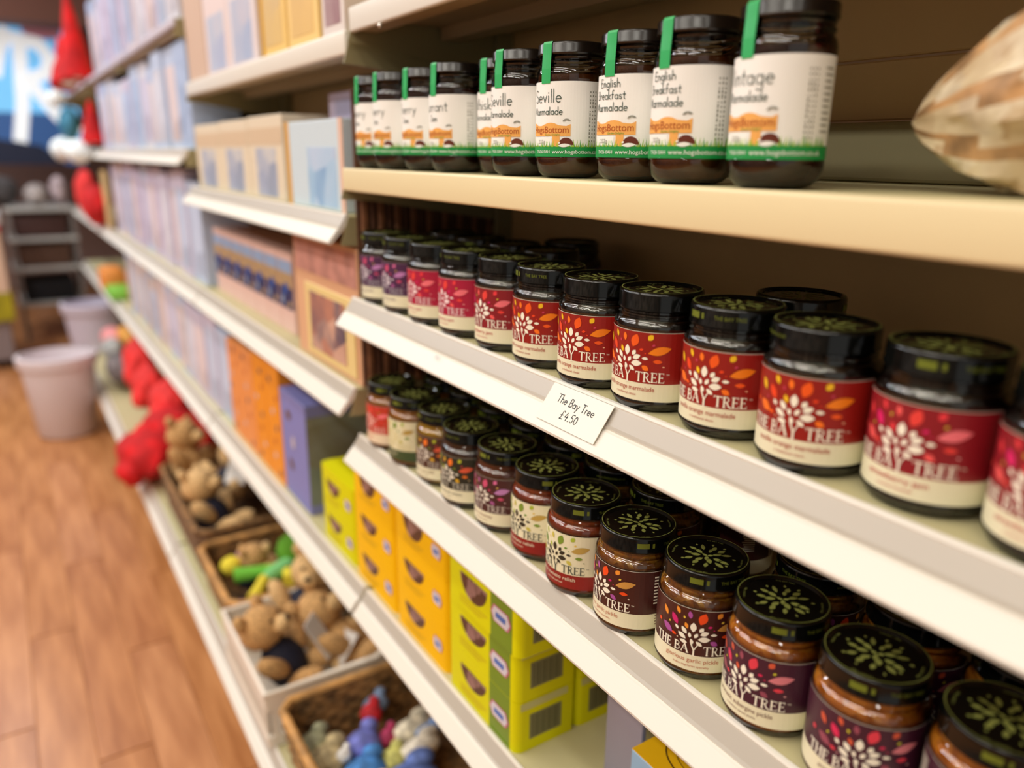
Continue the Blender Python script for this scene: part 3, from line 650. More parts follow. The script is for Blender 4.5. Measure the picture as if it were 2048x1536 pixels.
# ================================================================ shell at the right edge
def shell_mesh():
    m = MB(); n, k = 30, 40; vs = []; fs = []; rnd = random.Random(5)
    for i in range(n+1):
        t = i/n; ax = -.115+.23*t; dz = -.028*max(0, 1-t/.58)
        rr = .078*(t/.58)**.70 if t < .58 else .080*max(0, 1-((t-.58)/.42)**2)**.6
        for j in range(k):
            a = 2*PI*j/k
            rad = rr*(1+.07*math.sin(7*a+9*t)+.04*math.sin(17*a+22*t)+.03*rnd.uniform(-1, 1))
            sh = min(1.12, .86*max(t/.58, .05)**-.3) if (math.sin(a) < 0 and t < .58) else (.86 if math.sin(a) < 0 else 1.0)
            vs.append((rad*math.cos(a)*.95, ax, rad*math.sin(a)*sh+dz))
    for i in range(n):
        for j in range(k):
            j2 = (j+1) % k; fs.append((i*k+j, i*k+j2, (i+1)*k+j2, (i+1)*k+j))
    mi = []
    for q in range(len(fs)):
        t, a = (q//k)/n, 2*PI*((q % k)+.5)/k
        mi.append(1 if (t > .22 and math.sin(a-.25) > .80-.12*math.sin(9*t)) else (2 if math.sin(a*9+6*t) > .55 else 0))
    m.add(vs, fs, 0); m.m = mi
    return m.mesh('shell', [chunk_mat('shell_body', [(170, 146, 112), (224, 206, 170), (190, 160, 120), (236, 222, 192), (160, 130, 96)], 45, .5, .5), mat('shell_pink', (206, 88, 74), .5, noise=.2, nscale=30), mat('shell_rib', (176, 136, 92), .5, noise=.2, nscale=40)], True)
sh = solo('shell', shell_mesh(), 'large pale beige pointed seashell with a pink red streak at the right edge', 'shell', (.475, .168, .049), rot=(math.radians(0), 0, math.radians(184)))

# ================================================================ product cartons
def pic(name, cols, scale=22): return chunk_mat('print_'+name, cols, scale, .35, 0)
def carton(name, label, group, x0, x1, y0, y1, z0, z1, body, face=None, fin=.006, bev=.0015, stripe=None, ff=None):
    """a carton with a printed picture panel on the face towards the aisle"""
    t = thing(name, label, 'box' if 'box' in label else 'pack', ((x0+x1)/2, (y0+y1)/2, z0), 0, group)
    hx, hy, h = (x1-x0)/2, (y1-y0)/2, z1-z0
    m = MB().rbox(-hx, hx, -hy, hy, 0, h, bev, 1)
    part('body', m.mesh('body', body), t)
    if face:
        fn = front(-hx, hy, 0); f_ = ff or (.12, .88, .15, .75)
        w2 = 2*hy; m = MB().box(-hx-.0006, -hx+.0002, hy-f_[1]*w2, hy-f_[0]*w2, f_[2]*h, f_[3]*h)
        part('picture', m.mesh('picture', face), t)
    if stripe:
        m = MB().box(-hx-.0006, -hx+.0002, -hy+.002, hy-.002, stripe[0]*h, stripe[1]*h); part('title_band', m.mesh('title_band', stripe[2]), t)
    return t
# --- egg boxes
LIME = mat('box_lime', (220, 216, 0), .55, spec=.2); YEL = mat('box_yellow', (248, 192, 0), .55, spec=.2); GRN = mat('box_green_band', (112, 142, 22), .4)
LOGO1 = mat('logo_white', (214, 210, 222), .4); LOGO2 = mat('logo_blue', (70, 110, 190), .4); LOGO3 = mat('logo_pink', (196, 110, 130), .4)
WIN = chunk_mat('window_brown', [(44, 22, 12), (80, 46, 30), (60, 30, 18), (150, 112, 108), (50, 26, 16)], 70, .2, 0); BAR = mat('bar_grey', (128, 124, 84), .5); PANEL = mat('panel_pale', (206, 202, 130), .5)
def egg_box(y0, y1, z0, z1, x0, label, group, cm, green=False, depth=.078, front_on=True, big=False):
    t = thing('egg_box', label, 'box', (x0, (y0+y1)/2, z0), 0, group); hy = (y1-y0)/2-.0008; h = z1-z0-.0006
    m = MB(); bm = bmesh.new(); bmesh.ops.create_cube(bm, size=1)
    for v in bm.verts: v.co = Vector((depth/2+v.co.x*depth, v.co.y*2*hy, h/2+v.co.z*h))
    ve = [e for e in bm.edges if abs(e.verts[0].co.x-e.verts[1].co.x) < 1e-6 and abs(e.verts[0].co.y-e.verts[1].co.y) < 1e-6 and e.verts[0].co.x < .01]
    bmesh.ops.bevel(bm, geom=ve, offset=.010, segments=4, affect='EDGES', profile=.5); m.bm(bm)
    part('body', m.mesh('body', cm, True), t)
    if front_on:
        w = MB(); fn = front(0, hy, 0); cx, cz = 2*hy*.40, h*.72; R_ = .030
        pts = [(cx-R_*math.cos(PI*k/14)*1.0, cz-R_*.95*math.sin(PI*k/14)*(1.0 if big else .82)) for k in range(15)]
        w.poly(fn, pts, .0006, 0)
        part('window', w.mesh('window', WIN), t)
        if green:
            g = MB().patch(fn, 2*hy*.64, 2*hy*.92, .0, h, .0003, 0); part('green_band', g.mesh('green_band', GRN), t)
        lg = MB(); lx, lz = 2*hy*(.78 if green else .84), h*.50
        a_, b_ = (.021, .0105) if green else (.0135, .0095)
        hexa = lambda q: [(lx-a_*q, lz), (lx-a_*.7*q, lz+b_*q), (lx+a_*.7*q, lz+b_*q), (lx+a_*q, lz), (lx+a_*.7*q, lz-b_*q), (lx-a_*.7*q, lz-b_*q)]
        lg.poly(fn, hexa(1.0), .0007, 2); lg.poly(fn, hexa(.86), .0010, 0); lg.poly(fn, [(lx-a_*.5, lz-b_*.35), (lx+a_*.45, lz-b_*.35), (lx+a_*.5, lz+b_*.3), (lx-a_*.45, lz+b_*.3)], .0012, 1)
        part('badge', lg.mesh('badge', [LOGO1, LOGO2, LOGO3]), t)
        ln = MB()
        for k in range(3): ln.patch(fn, 2*hy*.2, 2*hy*(.5+.05*k), h*.12+k*.004, h*.12+k*.004+.0012, .0004, 0)
        part('small_print', ln.mesh('small_print', mat('print_dark_yellow', (190, 150, 20), .5)), t)
    s_ = MB(); fn = side(0, -hy, 0)
    s_.patch(fn, .018, .062, h*.22, h*.72, .0004, 0); s_.patch(fn, .006, .070, h*.84, h*.98, .0004, 1)
    for k in range(9): s_.patch(fn, .022+k*.0042, .0235+k*.0042+(.001 if k % 2 else 0), h*.26, h*.68, .0007, 2)
    part('side_panel', s_.mesh('side_panel', [BAR, PANEL, mat('bar_dark', (96, 92, 56), .5)]), t)
    return t
TH = .0670; ZD = -.6428
GE = 'egg boxes stacked on the long lower shelf'
TN = ['bottom', 'middle', 'top']
for ci, (ya, yb, cm, nt_, x0, nm) in enumerate(((.588, .746, LIME, 3, .392, 'nearest lime green banded stack'), (.752, .906, YEL, 3, .394, 'deep yellow stack beside the lime green banded one'),
                                           (.912, 1.064, YEL, 3, .396, 'second deep yellow stack, farther from the camera'), (1.070, 1.222, LIME, 2, .398, 'blurred far lime stack beside the blue box'))):
    for k in range(nt_):
        dx = -.006 if (ci == 0 and k == 2) else 0; dy = -.012 if (ci == 0 and k == 2) else 0
        egg_box(ya+dy, yb+dy, ZD+k*TH, ZD+(k+1)*TH, x0+dx, TN[k]+' box of the '+nm, GE, cm, ci == 0, big=(k == 2))
for k in range(3): egg_box(.588, .746, ZD+k*TH, ZD+(k+1)*TH, .476, TN[k]+' lime box of the stack directly behind the nearest one', GE, LIME, front_on=False)
for k in range(3): egg_box(.588, .746, ZD+k*TH, ZD+(k+1)*TH, .558, TN[k]+' lime box of the third stack back, against the back panel', GE, LIME, front_on=False, depth=.07)
for ci, (ya, yb) in enumerate(((.752, .906), (.912, 1.064))):
    for k in range(3): egg_box(ya, yb, ZD+k*TH, ZD+(k+1)*TH, .478, TN[k]+' yellow box hidden behind the '+('nearer' if ci == 0 else 'farther')+' yellow stack', GE, YEL, front_on=False)
# yellow and blue box at the bottom edge
bx = thing('sweet_box', 'small yellow topped light blue box with oval emblem at the bottom edge', 'box', (.436, .452, ZD), math.radians(0))
SB = mat('box_skyblue', (150, 190, 226), .4); SY = mat('box_gold', (238, 186, 20), .4)
m = MB().rbox(0, .075, -.105, 0, 0, .093, .001, 1, 0)
part('body', m.mesh('body', SB), bx)
m = MB().box(.0004, .0746, -.1046, -.0004, .0931, .0938); part('lid', m.mesh('lid', SY), bx)
m = MB()
def oval(cx, cy, ra, rb, fn_, lift, mi, wd):
    for k in range(32):
        a0, a1 = 2*PI*k/32, 2*PI*(k+1)/32
        m.add([fn_(cx+(ra-q)*math.cos(a_), cy+(rb-q)*math.sin(a_), lift) for a_ in (a0, a1) for q in (0, wd)], [(0, 1, 3, 2)], mi)
tf = top(.040, -.055, .0938, PI/2)
oval(0, 0, .042, .026, tf, .0004, 0, .0014)
m.text(tf, 'GOLDEN', 0, .002, .011, .0004, 0); m.text(tf, 'SELECTION', 0, -.010, .0085, .0004, 0)
oval(0, 0, .030, .017, tf, .0004, 0, .0008)
ff2 = front(0, 0, 0); oval(.040, .055, .026, .022, ff2, .0004, 0, .001); m.text(ff2, 'FINE', .040, .05, .012, .0004, 0)
part('emblem', m.mesh('emblem', mat('emblem_dark', (50, 20, 16), .5)), bx)
solo('card_sleeve', MB().rbox(.0, .006, -.055, .0, 0, .118, .001, 1).mesh('card_sleeve', mat('sleeve_grey', (150, 144, 160), .5)), 'thin lilac grey card standing behind the yellow and blue box', 'card', (.462, .520, ZD))

# --- bay two, long lower shelf: blue box and orange boxes
t = carton('gift_box', 'periwinkle blue box standing between the orange boxes and lime egg boxes', None, .398, .560, 1.290, 1.438, ZD, -.430, mat('box_periwinkle', (128, 132, 196), .5))
part('side_picture', MB().box(-.080, .075, -.0748, -.0741, .02, .19).mesh('side_picture', pic('heath', [(96, 110, 104), (140, 150, 150), (110, 100, 80), (150, 140, 160)], 12)), t)
fn = front(-.081, .074, 0)
for k in range(3): part('spot', MB().leaf(fn, .05+.02*(k % 2), .17-.05*k, .03, .02, 1.2*k, .001, 0).mesh('spot', (mat('spot_brown', (110, 80, 60), .5), mat('spot_pale', (200, 190, 200), .5))[k % 2]), t)
ORG = mat('box_orange', (240, 150, 30), .45); ORG2 = mat('box_salmon', (236, 150, 80), .45)
for i, (ya, yb, bm_, zt) in enumerate(((1.444, 1.535, ORG, -.395), (1.540, 1.630, ORG, -.400), (1.636, 1.745, ORG2, -.410), (1.750, 1.850, ORG2, -.415))):
    t = carton('biscuit_box', ['bright amber box with dark dots nearest the blue box', 'second bright amber dotted box from the blue box', 'salmon orange dotted box beside the amber ones', 'salmon orange dotted box farthest from the camera'][i], 'orange dotted boxes on the long lower shelf', .398, .54, ya, yb, ZD, zt, bm_)
    fn = front(-.071, (yb-ya)/2, 0); rnd = random.Random(i)
    for k in range(7): part('spot', MB().leaf(fn, rnd.uniform(.015, .075), .02+k*.032, .016, .012, rnd.uniform(0, 3), .001, 0).mesh('spot', (mat('dot_blue', (70, 76, 110), .5), mat('dot_pale', (220, 210, 210), .5), mat('dot_red', (190, 90, 50), .5))[k % 3]), t)
# --- bay two, middle: framed picture box and mug cards
t = carton('picture_box', 'large peach box with a framed picture standing on the second bay shelf', None, .398, .600, 1.008, 1.285, -.3215, -.125, mat('box_peach', (222, 172, 134), .5))
part('frame', MB().rbox(-.1035, -.1008, -.125, .085, .008, .124, .001, 1).mesh('frame', mat('frame_gold', (232, 206, 140), .5)), t)
part('picture', MB().box(-.1050, -.1036, -.090, .060, .020, .112).mesh('picture', pic('harbour', [(110, 96, 104), (190, 130, 110), (90, 80, 100), (214, 170, 150), (150, 110, 100)], 26)), t)
part('title_band', MB().box(-.1020, -.1006, -.136, .130, .140, .190).mesh('title_band', mat('band_rose', (196, 140, 128), .5, noise=.08)), t)
NAVY = mat('tin_navy', (36, 44, 92), .4); TBL = mat('tin_sky', (150, 176, 214), .4); TPK = mat('tin_pink', (226, 190, 180), .4); TTN = mat('tin_tan', (186, 156, 116), .4)
for i in range(7):
    ya = 1.375+i*.086; yb = ya+.082
    t = thing('toffee_box', ['nearest', 'second', 'third', 'fourth', 'fifth', 'sixth', 'farthest'][i]+' of the dark blue banded boxes in the second bay middle row', 'box', (.420, (ya+yb)/2, -.3215), 0, 'dark blue banded boxes in the second bay')
    part('body', MB().rbox(0, .12, -.041, .041, 0, .150, .0015, 1).mesh('body', TPK), t)
    m = MB(); fn = front(0, .041, 0)
    for z0, z1, mi in ((.045, .085, 0), (.085, .112, 1), (.112, .134, 2)): m.patch(fn, .001, .081, z0, z1, .0005, mi)
    m.leaf(fn, .040, .082, .034, .022, .5, .001, 3); m.leaf(fn, .02, .06, .022, .012, 1.5, .001, 2); m.leaf(fn, .06, .055, .02, .012, .3, .001, 1)
    part('picture', m.mesh('picture', [NAVY, TTN, TBL, mat('tin_blue', (30, 80, 160), .4)]), t)
# --- bay two, upper shelf
BEI = mat('box_beige', (226, 212, 188), .5); 
for i, (ya, yb) in enumerate(((1.315, 1.520), (1.526, 1.740), (1.746, 1.975))):
    carton('card_box', ['beige photo box next to the light blue box', 'middle beige photo box on the second bay upper shelf', 'beige photo box farthest left on the second bay upper shelf'][i], 'beige photo boxes', .402, .50, ya, yb, -.0795, .060-.002*i, BEI,
           pic('coast%d' % i, [(150, 160, 180), (170, 180, 205), (220, 216, 210), (140, 130, 130)], 18), ff=(.22, .80, .04, .62), stripe=(.66, .86, mat('band_sand', (214, 190, 160), .5)))
t = carton('view_box', 'tall light blue box with a sea view picture beside the amber edged box', None, .398, .470, 1.035, 1.282, -.0795, .045, mat('box_ice', (206, 222, 232), .45), pic('sea', [(120, 160, 210), (170, 205, 235), (196, 214, 240), (110, 140, 190)], 16), ff=(.40, .88, .04, .70))
part('edge_strip', MB().box(-.0370, -.0358, .108, .1235, .0, .125).mesh('edge_strip', mat('strip_amber', (222, 166, 70), .5)), t)
part('edge_strip', MB().box(-.0370, -.0358, -.1235, -.108, .0, .125).mesh('edge_strip', mat('strip_peach', (226, 190, 170), .5)), t)
carton('lilac_box', 'flat lilac box lying on top of the one behind the sea view box', None, .475, .560, 1.035, 1.29, .046, .092, mat('box_lilac', (212, 198, 222), .5), pic('mist', [(200, 190, 215), (180, 176, 205), (222, 200, 204)], 10))
carton('brown_box', 'plain brown box supporting the flat lilac box', None, .475, .560, 1.035, 1.29, -.0795, .0455, mat('box_kraft', (150, 96, 60), .6))
# --- bay two, top shelf
for i, (ya, yb, zt, bd, pc_, lb) in enumerate(((1.025, 1.105, .36, (226, 216, 212), [(150, 110, 120), (220, 206, 206)], 'narrow whitish box with maroon stripe at the right end of the top row'),
        (1.120, 1.252, .38, (240, 206, 130), [(236, 200, 130), (220, 186, 130)], 'nearer of the two tall pale yellow boxes'), (1.262, 1.392, .38, (238, 202, 120), [(232, 200, 130), (214, 190, 150)], 'farther of the two tall pale yellow boxes'),
        (1.420, 1.600, .37, (228, 218, 222), [(170, 190, 225), (200, 206, 226), (226, 206, 214)], 'white box with blue picture beside the pale yellow boxes'), (1.606, 1.790, .36, (230, 214, 214), [(180, 192, 226), (200, 210, 230), (236, 214, 220)], 'white and pink box at the left end of the second bay top shelf'))):
    carton('tall_box', lb, 'tall boxes on the second bay top shelf', .404, .50, ya, yb, .1485, zt, mat('tall%d' % i, bd, .5), pic('tall%d' % i, pc_, 16), ff=(.15, .85, .06, .60) if i < 3 else (.15, .85, .03, .5))
carton('tan_box', 'plain peach brown box at the far left end of the second bay top shelf', None, .404, .50, 1.800, 1.975, .1485, .40, mat('box_peachbrown', (206, 178, 158), .6))
part('edge_strip', MB().box(-.049, -.047, .050, .064, .0, .23).mesh('edge_strip', mat('strip_mustard', (206, 156, 10), .5)), [o for o in bpy.data.objects if o.get('label') == 'farther of the two tall pale yellow boxes'][0])

# --- far bays: rows of pastel packs
PST = [(206, 200, 222), (190, 204, 230), (222, 206, 208), (214, 214, 226), (200, 190, 214), (216, 200, 196), (176, 194, 226)]
PNAME = ['lavender', 'powder blue', 'blush pink', 'pearl grey', 'lilac', 'pinkish cream', 'sky blue']
ORD = ['first', 'second', 'third', 'fourth', 'fifth', 'sixth', 'seventh', 'eighth', 'ninth', 'tenth', 'eleventh', 'twelfth', 'thirteenth', 'fourteenth', 'fifteenth', 'sixteenth', 'seventeenth', 'eighteenth', 'nineteenth', 'twentieth']
PB = [mat('pastel%d' % i, c, .5) for i, c in enumerate(PST)]
PF = [pic('pastel%d' % i, [tuple(max(0, v-46) for v in c), c, tuple(min(255, v+18) for v in c), (c[2]-60, c[1]-34, c[2]-20)], 9+3*i) for i, c in enumerate(PST)]
rnd = random.Random(11)
def prow(z, ya, yb, hmin, hmax, wd, x0, lbl, grp):
    y = ya; i = 0
    while y+wd < yb:
        w_ = wd*rnd.uniform(.85, 1.12); h = rnd.uniform(hmin, hmax); k = rnd.randrange(7)
        carton('pack', PNAME[k]+' pack, '+ORD[i]+' from the near end of the '+lbl, grp, x0+rnd.uniform(0, .012), x0+.12, y, y+w_-.004, z+.0005, z+h, PB[k], PF[(k+i) % 7], ff=(.1, .9, .08, .82)); y += w_; i += 1
prow(.005, 2.01, 3.80, .215, .262, .15, .40, 'eye level far row', 'pastel packs, far bays, eye level')
prow(.285, 2.01, 3.90, .22, .28, .17, .40, 'highest far row', 'pastel packs, far bays, top row')
prow(-.322, 2.02, 3.72, .25, .295, .13, .40, 'far row just under eye level', 'pastel packs, far bays, under eye level')
prow(-.643, 1.87, 3.6, .22, .28, .12, .40, 'row above the soft toys', 'pastel packs above the soft toys')

# ================================================================ baskets, toys on the bottom shelf
WICK = mat('wicker', (128, 94, 54), .7, noise=.25, nscale=60); WICKL = mat('wicker_light', (190, 142, 82), .65, noise=.12, nscale=40)
def basket(label, x0, x1, y0, y1, z0, z1, cm, rimm, rows=9, taper=.012):
    t = thing('basket', label, 'basket', ((x0+x1)/2, (y0+y1)/2, z0), 0, 'baskets on the bottom shelf'); hx, hy, h = (x1-x0)/2, (y1-y0)/2, z1-z0
    part('base', MB().rbox(-hx+taper+.004, hx-taper-.004, -hy+taper+.004, hy-taper-.004, .001, .006, .002, 1).mesh('base', cm), t)
    m = MB()
    def ring(zz, off, rad, seg=6, wav=0):
        k_ = taper*(1-zz/h); a, b_ = hx-k_-off, hy-k_-off; P = []; cr_ = .02
        def ed(p, q, n):
            for i in range(n): P.append((p[0]+(q[0]-p[0])*i/n, p[1]+(q[1]-p[1])*i/n))
        ed((-a+cr_, -b_), (a-cr_, -b_), 14); ed((a-cr_, -b_), (a, -b_+cr_), 2); ed((a, -b_+cr_), (a, b_-cr_), 16); ed((a, b_-cr_), (a-cr_, b_), 2)
        ed((a-cr_, b_), (-a+cr_, b_), 14); ed((-a+cr_, b_), (-a, b_-cr_), 2); ed((-a, b_-cr_), (-a, -b_+cr_), 16); ed((-a, -b_+cr_), (-a+cr_, -b_), 2)
        pts = []
        for i, p in enumerate(P):
            s_ = 1+(wav if i % 2 else -wav); pts.append((p[0]*s_, p[1]*s_, zz))
        return pts
    for k in range(rows): zz = .008+(h-.016)*k/(rows-1); m.tube(ring(zz, .004, 0, wav=.008 if k % 2 else -.008), (h/rows)*.58, 5, 0, True)
    part('weave', m.mesh('weave', cm, True), t)
    m = MB().tube(ring(h-.004, .003, 0), .0075, 8, 0, True); part('rim', m.mesh('rim', rimm, True), t)
    return t
ZE = -.9815
basket('woven brown basket of small coloured toys at the bottom edge of the picture', .262, .600, .74, 1.115, ZE, -.875, WICK, WICKL)
basket('woven brown basket holding the green and yellow toy', .268, .600, 1.455, 1.760, ZE, -.880, WICK, WICKL)
basket('darker woven basket of teddy bears beside the red plush pile', .272, .600, 1.775, 2.28, ZE, -.860, mat('wicker_dark', (104, 74, 46), .7, noise=.25, nscale=60), WICK)
# white plastic basket with slots
WP = mat('white_plastic', (236, 228, 214), .45)
t = thing('basket', 'white plastic slotted basket full of brown teddy bears', 'basket', (.432, 1.288, ZE), 0, 'baskets on the bottom shelf')
hx, hy, h = .180, .148, .105
m = MB(); 
for k in range(15):
    yy = -hy+.012+k*(2*hy-.024)/14
    for sx_ in (-1, 1): m.box(sx_*hx-.0022, sx_*hx+.0022, yy-.005, yy+.005, .02, h-.03)
for k in range(17):
    xx = -hx+.012+k*(2*hx-.024)/16
    for sy_ in (-1, 1): m.box(xx-.005, xx+.005, sy_*hy-.0022, sy_*hy+.0022, .02, h-.03)
part('slats', m.mesh('slats', WP), t)
m = MB()
for sx_ in (-1, 1): m.box(sx_*hx-.003, sx_*hx+.003, -hy, hy, .001, .022).box(sx_*hx-.003, sx_*hx+.003, -hy, hy, h-.032, h)
for sy_ in (-1, 1): m.box(-hx, hx, sy_*hy-.003, sy_*hy+.003, .001, .022).box(-hx, hx, sy_*hy-.003, sy_*hy+.003, h-.032, h)
part('wall', m.mesh('wall', WP), t)
m = MB().tube([(-hx, -hy, h), (hx*.1, -hy, h), (hx*.3, -hy, h+.022), (hx*.85, -hy, h+.022), (hx, -hy, h), (hx, hy, h), (-hx, hy, h)], .0065, 8, 0, True); part('rim', m.mesh('rim', WP, True), t)
part('base', MB().box(-hx, hx, -hy, hy, .0006, .004).mesh('base', WP), t)
m = MB().add([(hx*.25, -hy-.003, h), (hx*.9, -hy-.003, h), (hx*.85, -hy-.003, h+.022), (hx*.3, -hy-.003, h+.022)], [(0, 1, 2, 3)]).box(hx*.3, hx*.88, -hy-.003, -hy+.002, h-.002, h+.02); part('handle', m.mesh('handle', WP), t)
part('grip_slot', MB().rbox(hx*.45, hx*.78, -hy-.0045, -hy-.0031, h+.004, h+.013, .0005, 1).mesh('grip_slot', mat('slot_dark', (20, 16, 14), .8)), t)

FUR = mat('fur_tan', (220, 182, 128), .95, noise=.10, nscale=160, bump=.9); FUR2 = mat('fur_brown', (198, 154, 100), .95, noise=.12, nscale=160, bump=.9)
SHIRT = mat('shirt_navy', (20, 22, 44), .8); TAGW = mat('tag_white', (226, 220, 214), .6); NOSE = mat('nose_black', (22, 16, 14), .4)
def bear(label, loc, rot, s=1.0, fur=None, shirt=True, tagged=False):
    fur = fur or FUR
    t = thing('teddy_bear', label, 'soft toy', loc, 0, 'teddy bears on the bottom shelf', rot=rot)
    R_ = lambda v: tuple(q*s for q in v)
    part('body', MB().ell(R_((0, 0, .045)), R_((.038, .034, .046)), wob=.05).mesh('body', SHIRT if shirt else fur, True), t)
    hd = part('head', MB().ell(R_((0, -.004, .115)), R_((.040, .036, .036)), wob=.05).mesh('head', fur, True), t)
    part('muzzle', MB().ell(R_((0, -.038, .106)), R_((.018, .016, .014))).mesh('muzzle', FUR, True), hd)
    part('nose', MB().ell(R_((0, -.054, .111)), R_((.006, .004, .005)), sub=1).mesh('nose', NOSE, True), hd)
    for k in (-1, 1):
        part('ear', MB().ell(R_((k*.032, .0, .146)), R_((.014, .008, .014)), wob=.05).mesh('ear', fur, True), hd)
        part('eye', MB().ell(R_((k*.014, -.036, .122)), R_((.0035, .003, .0035)), sub=1).mesh('eye', NOSE, True), hd)
        part('arm', MB().ell(R_((k*.045, -.012, .062)), R_((.015, .018, .034)), rot=Matrix.Rotation(k*.7, 3, 'Y'), wob=.05).mesh('arm', fur, True), t)
        part('leg', MB().ell(R_((k*.028, -.035, .014)), R_((.018, .036, .018)), wob=.05).mesh('leg', fur, True), t)
    if tagged: part('swing_tag', MB().box(*R_((.006, .048)), *R_((-.064, -.062)), *R_((.012, .082))).mesh('swing_tag', TAGW), t)
    return t
b4 = ZE+.008
bear('brown teddy with navy top in front left of the white basket', (.340, 1.245, b4+.02), (-.55, 0, .9), 1.15, FUR2, True, True)
bear('tan teddy sitting high at the far end of the white basket', (.385, 1.375, b4+.03), (-.3, .2, -.6), 1.2)
bear('tan teddy lying at the back of the white basket', (.480, 1.24, b4+.015), (-.9, .1, .8), 1.25, FUR2, False, True)
bear('tan teddy propped in the middle of the white basket', (.425, 1.265, b4), (-.8, 0, -1.2), .9, FUR, False, True)
bear('tan teddy with black nose at the near side of the dark basket', (.355, 1.90, b4+.03), (-.5, .2, .9), 1.25, FUR, True)
bear('tan teddy lying across the middle of the dark basket', (.400, 2.07, b4+.05), (-.9, .1, -.5), 1.25, FUR, True, True)
bear('tan teddy at the far end of the dark basket touching the red plush', (.345, 2.22, b4+.05), (-.3, .3, .8), 1.3, FUR2, False)
bear('tan teddy leaning against the shelf upright above the dark basket', (.500, 2.17, b4+.03), (-.4, .1, -.4), 1.2, FUR, False, True)
bear('small tan teddy tucked in the basket with the green toy', (.430, 1.60, b4+.02), (-.8, .3, 1.3), .9, FUR2, False)
# green and yellow toy, sun toy, ball
CG = mat('plush_green', (110, 190, 60), .9, bump=.5, nscale=120); CY = mat('plush_yellow', (232, 212, 60), .9, bump=.5, nscale=120); CM = mat('plush_mint', (130, 206, 130), .9, bump=.5, nscale=120)
CPU = mat('plush_mauve', (160, 110, 140), .9, bump=.5, nscale=120); CBK = mat('plush_black', (24, 24, 34), .9)
t = thing('frog_toy', 'long legged soft toy with green head and yellow mint limbs', 'soft toy', (.350, 1.54, -.90))
part('head', MB().ell((.110, .05, .035), (.055, .050, .046), wob=.05).mesh('head', mat('plush_leaf', (90, 150, 30), .9, bump=.5, nscale=120), True), t)
part('body', MB().tube([(.09, .03, .02), (.05, .01, .018), (.01, -.01, .015)], [.016, .020, .014], 10).mesh('body', CM, True), t)
part('arm', MB().tube([(.05, .01, .02), (.01, .03, .015), (-.04, .045, .012)], [.013, .014, .018], 10).mesh('arm', CG, True), t)
part('leg', MB().tube([(.01, -.01, .015), (-.01, -.04, .014), (-.03, -.07, .012)], [.014, .013, .016], 10).mesh('leg', CY, True), t)
part('leg', MB().tube([(.06, .0, .015), (.06, -.03, .02), (.05, -.05, .02)], [.013, .012, .014], 10).mesh('leg', CY, True), t)
solo('ball_toy', MB().ell((0, 0, 0), (.026, .026, .024), wob=.05).mesh('ball_toy', CY, True), 'pale yellow round soft toy at the far side of the brown basket', 'soft toy', (.320, 1.655, -.90))
solo('mauve_toy', MB().ell((0, 0, 0), (.028, .024, .022), wob=.05).mesh('mauve_toy', CPU, True), 'mauve soft toy beside the pale yellow round one', 'soft toy', (.365, 1.700, -.91))
solo('plum_toy', MB().ell((0, 0, 0), (.026, .030, .022), wob=.05).mesh('plum_toy', CPU, True), 'dusky purple soft toy at the near corner of the brown basket', 'soft toy', (.300, 1.500, -.925))
solo('dark_toy', MB().ell((0, 0, 0), (.03, .03, .02), wob=.05).mesh('dark_toy', CBK, True), 'black soft toy under the yellow round one', 'soft toy', (.352, 1.635, -.935))
# little toys in the near basket
for i, (x, y, z, rd, c, lb) in enumerate(((.370, 1.010, -.935, (.030, .030, .026), (110, 116, 190), 'blue lilac small toy in the near basket, largest of them'), (.402, 1.050, -.915, (.018, .022, .018), (176, 20, 30), 'small dark red toy in the near basket'),
        (.420, 1.075, -.920, (.022, .018, .018), (120, 140, 170), 'steel blue small toy above the dark red one'), (.452, 1.000, -.935, (.040, .022, .022), (214, 204, 180), 'cream long toy at the right of the near basket'),
        (.445, .955, -.935, (.036, .020, .020), (226, 214, 196), 'cream toy below the other cream one in the near basket'), (.350, .955, -.935, (.034, .030, .022), (70, 130, 196), 'bright blue toy at the bottom of the near basket'),
        (.310, 1.010, -.935, (.034, .036, .02), (168, 150, 110), 'sandy brown toy at the left of the near basket'), (.300, 1.055, -.935, (.030, .026, .02), (150, 150, 120), 'grey green toy at the far left of the near basket'),
        (.400, .960, -.940, (.022, .022, .018), (200, 196, 110), 'yellowish small toy between the blue and cream ones'), (.475, .975, -.925, (.026, .012, .012), (120, 150, 200), 'pale blue strip shaped toy over the cream ones'),
        (.412, 1.005, -.935, (.016, .016, .018), (170, 50, 90), 'raspberry small toy beside the blue lilac one'), (.330, .990, -.92, (.012, .012, .012), (226, 220, 214), 'tiny white toy on the sandy one'),
        (.40, .90, -.94, (.05, .04, .025), (90, 110, 170), 'dull blue toy cut by the bottom edge'), (.33, .88, -.94, (.05, .05, .025), (200, 190, 170), 'oatmeal toy cut by the bottom edge'))):
    m = MB().ell((0, 0, 0), rd, wob=.12).ell((rd[0]*.6, rd[1]*.5, rd[2]*.8), tuple(q*.5 for q in rd)); solo('small_toy', m.mesh('small_toy', mat('toy%d' % i, c, .8, noise=.15, nscale=60), True), lb, 'soft toy', (x, y, z), group='small toys in the near basket')

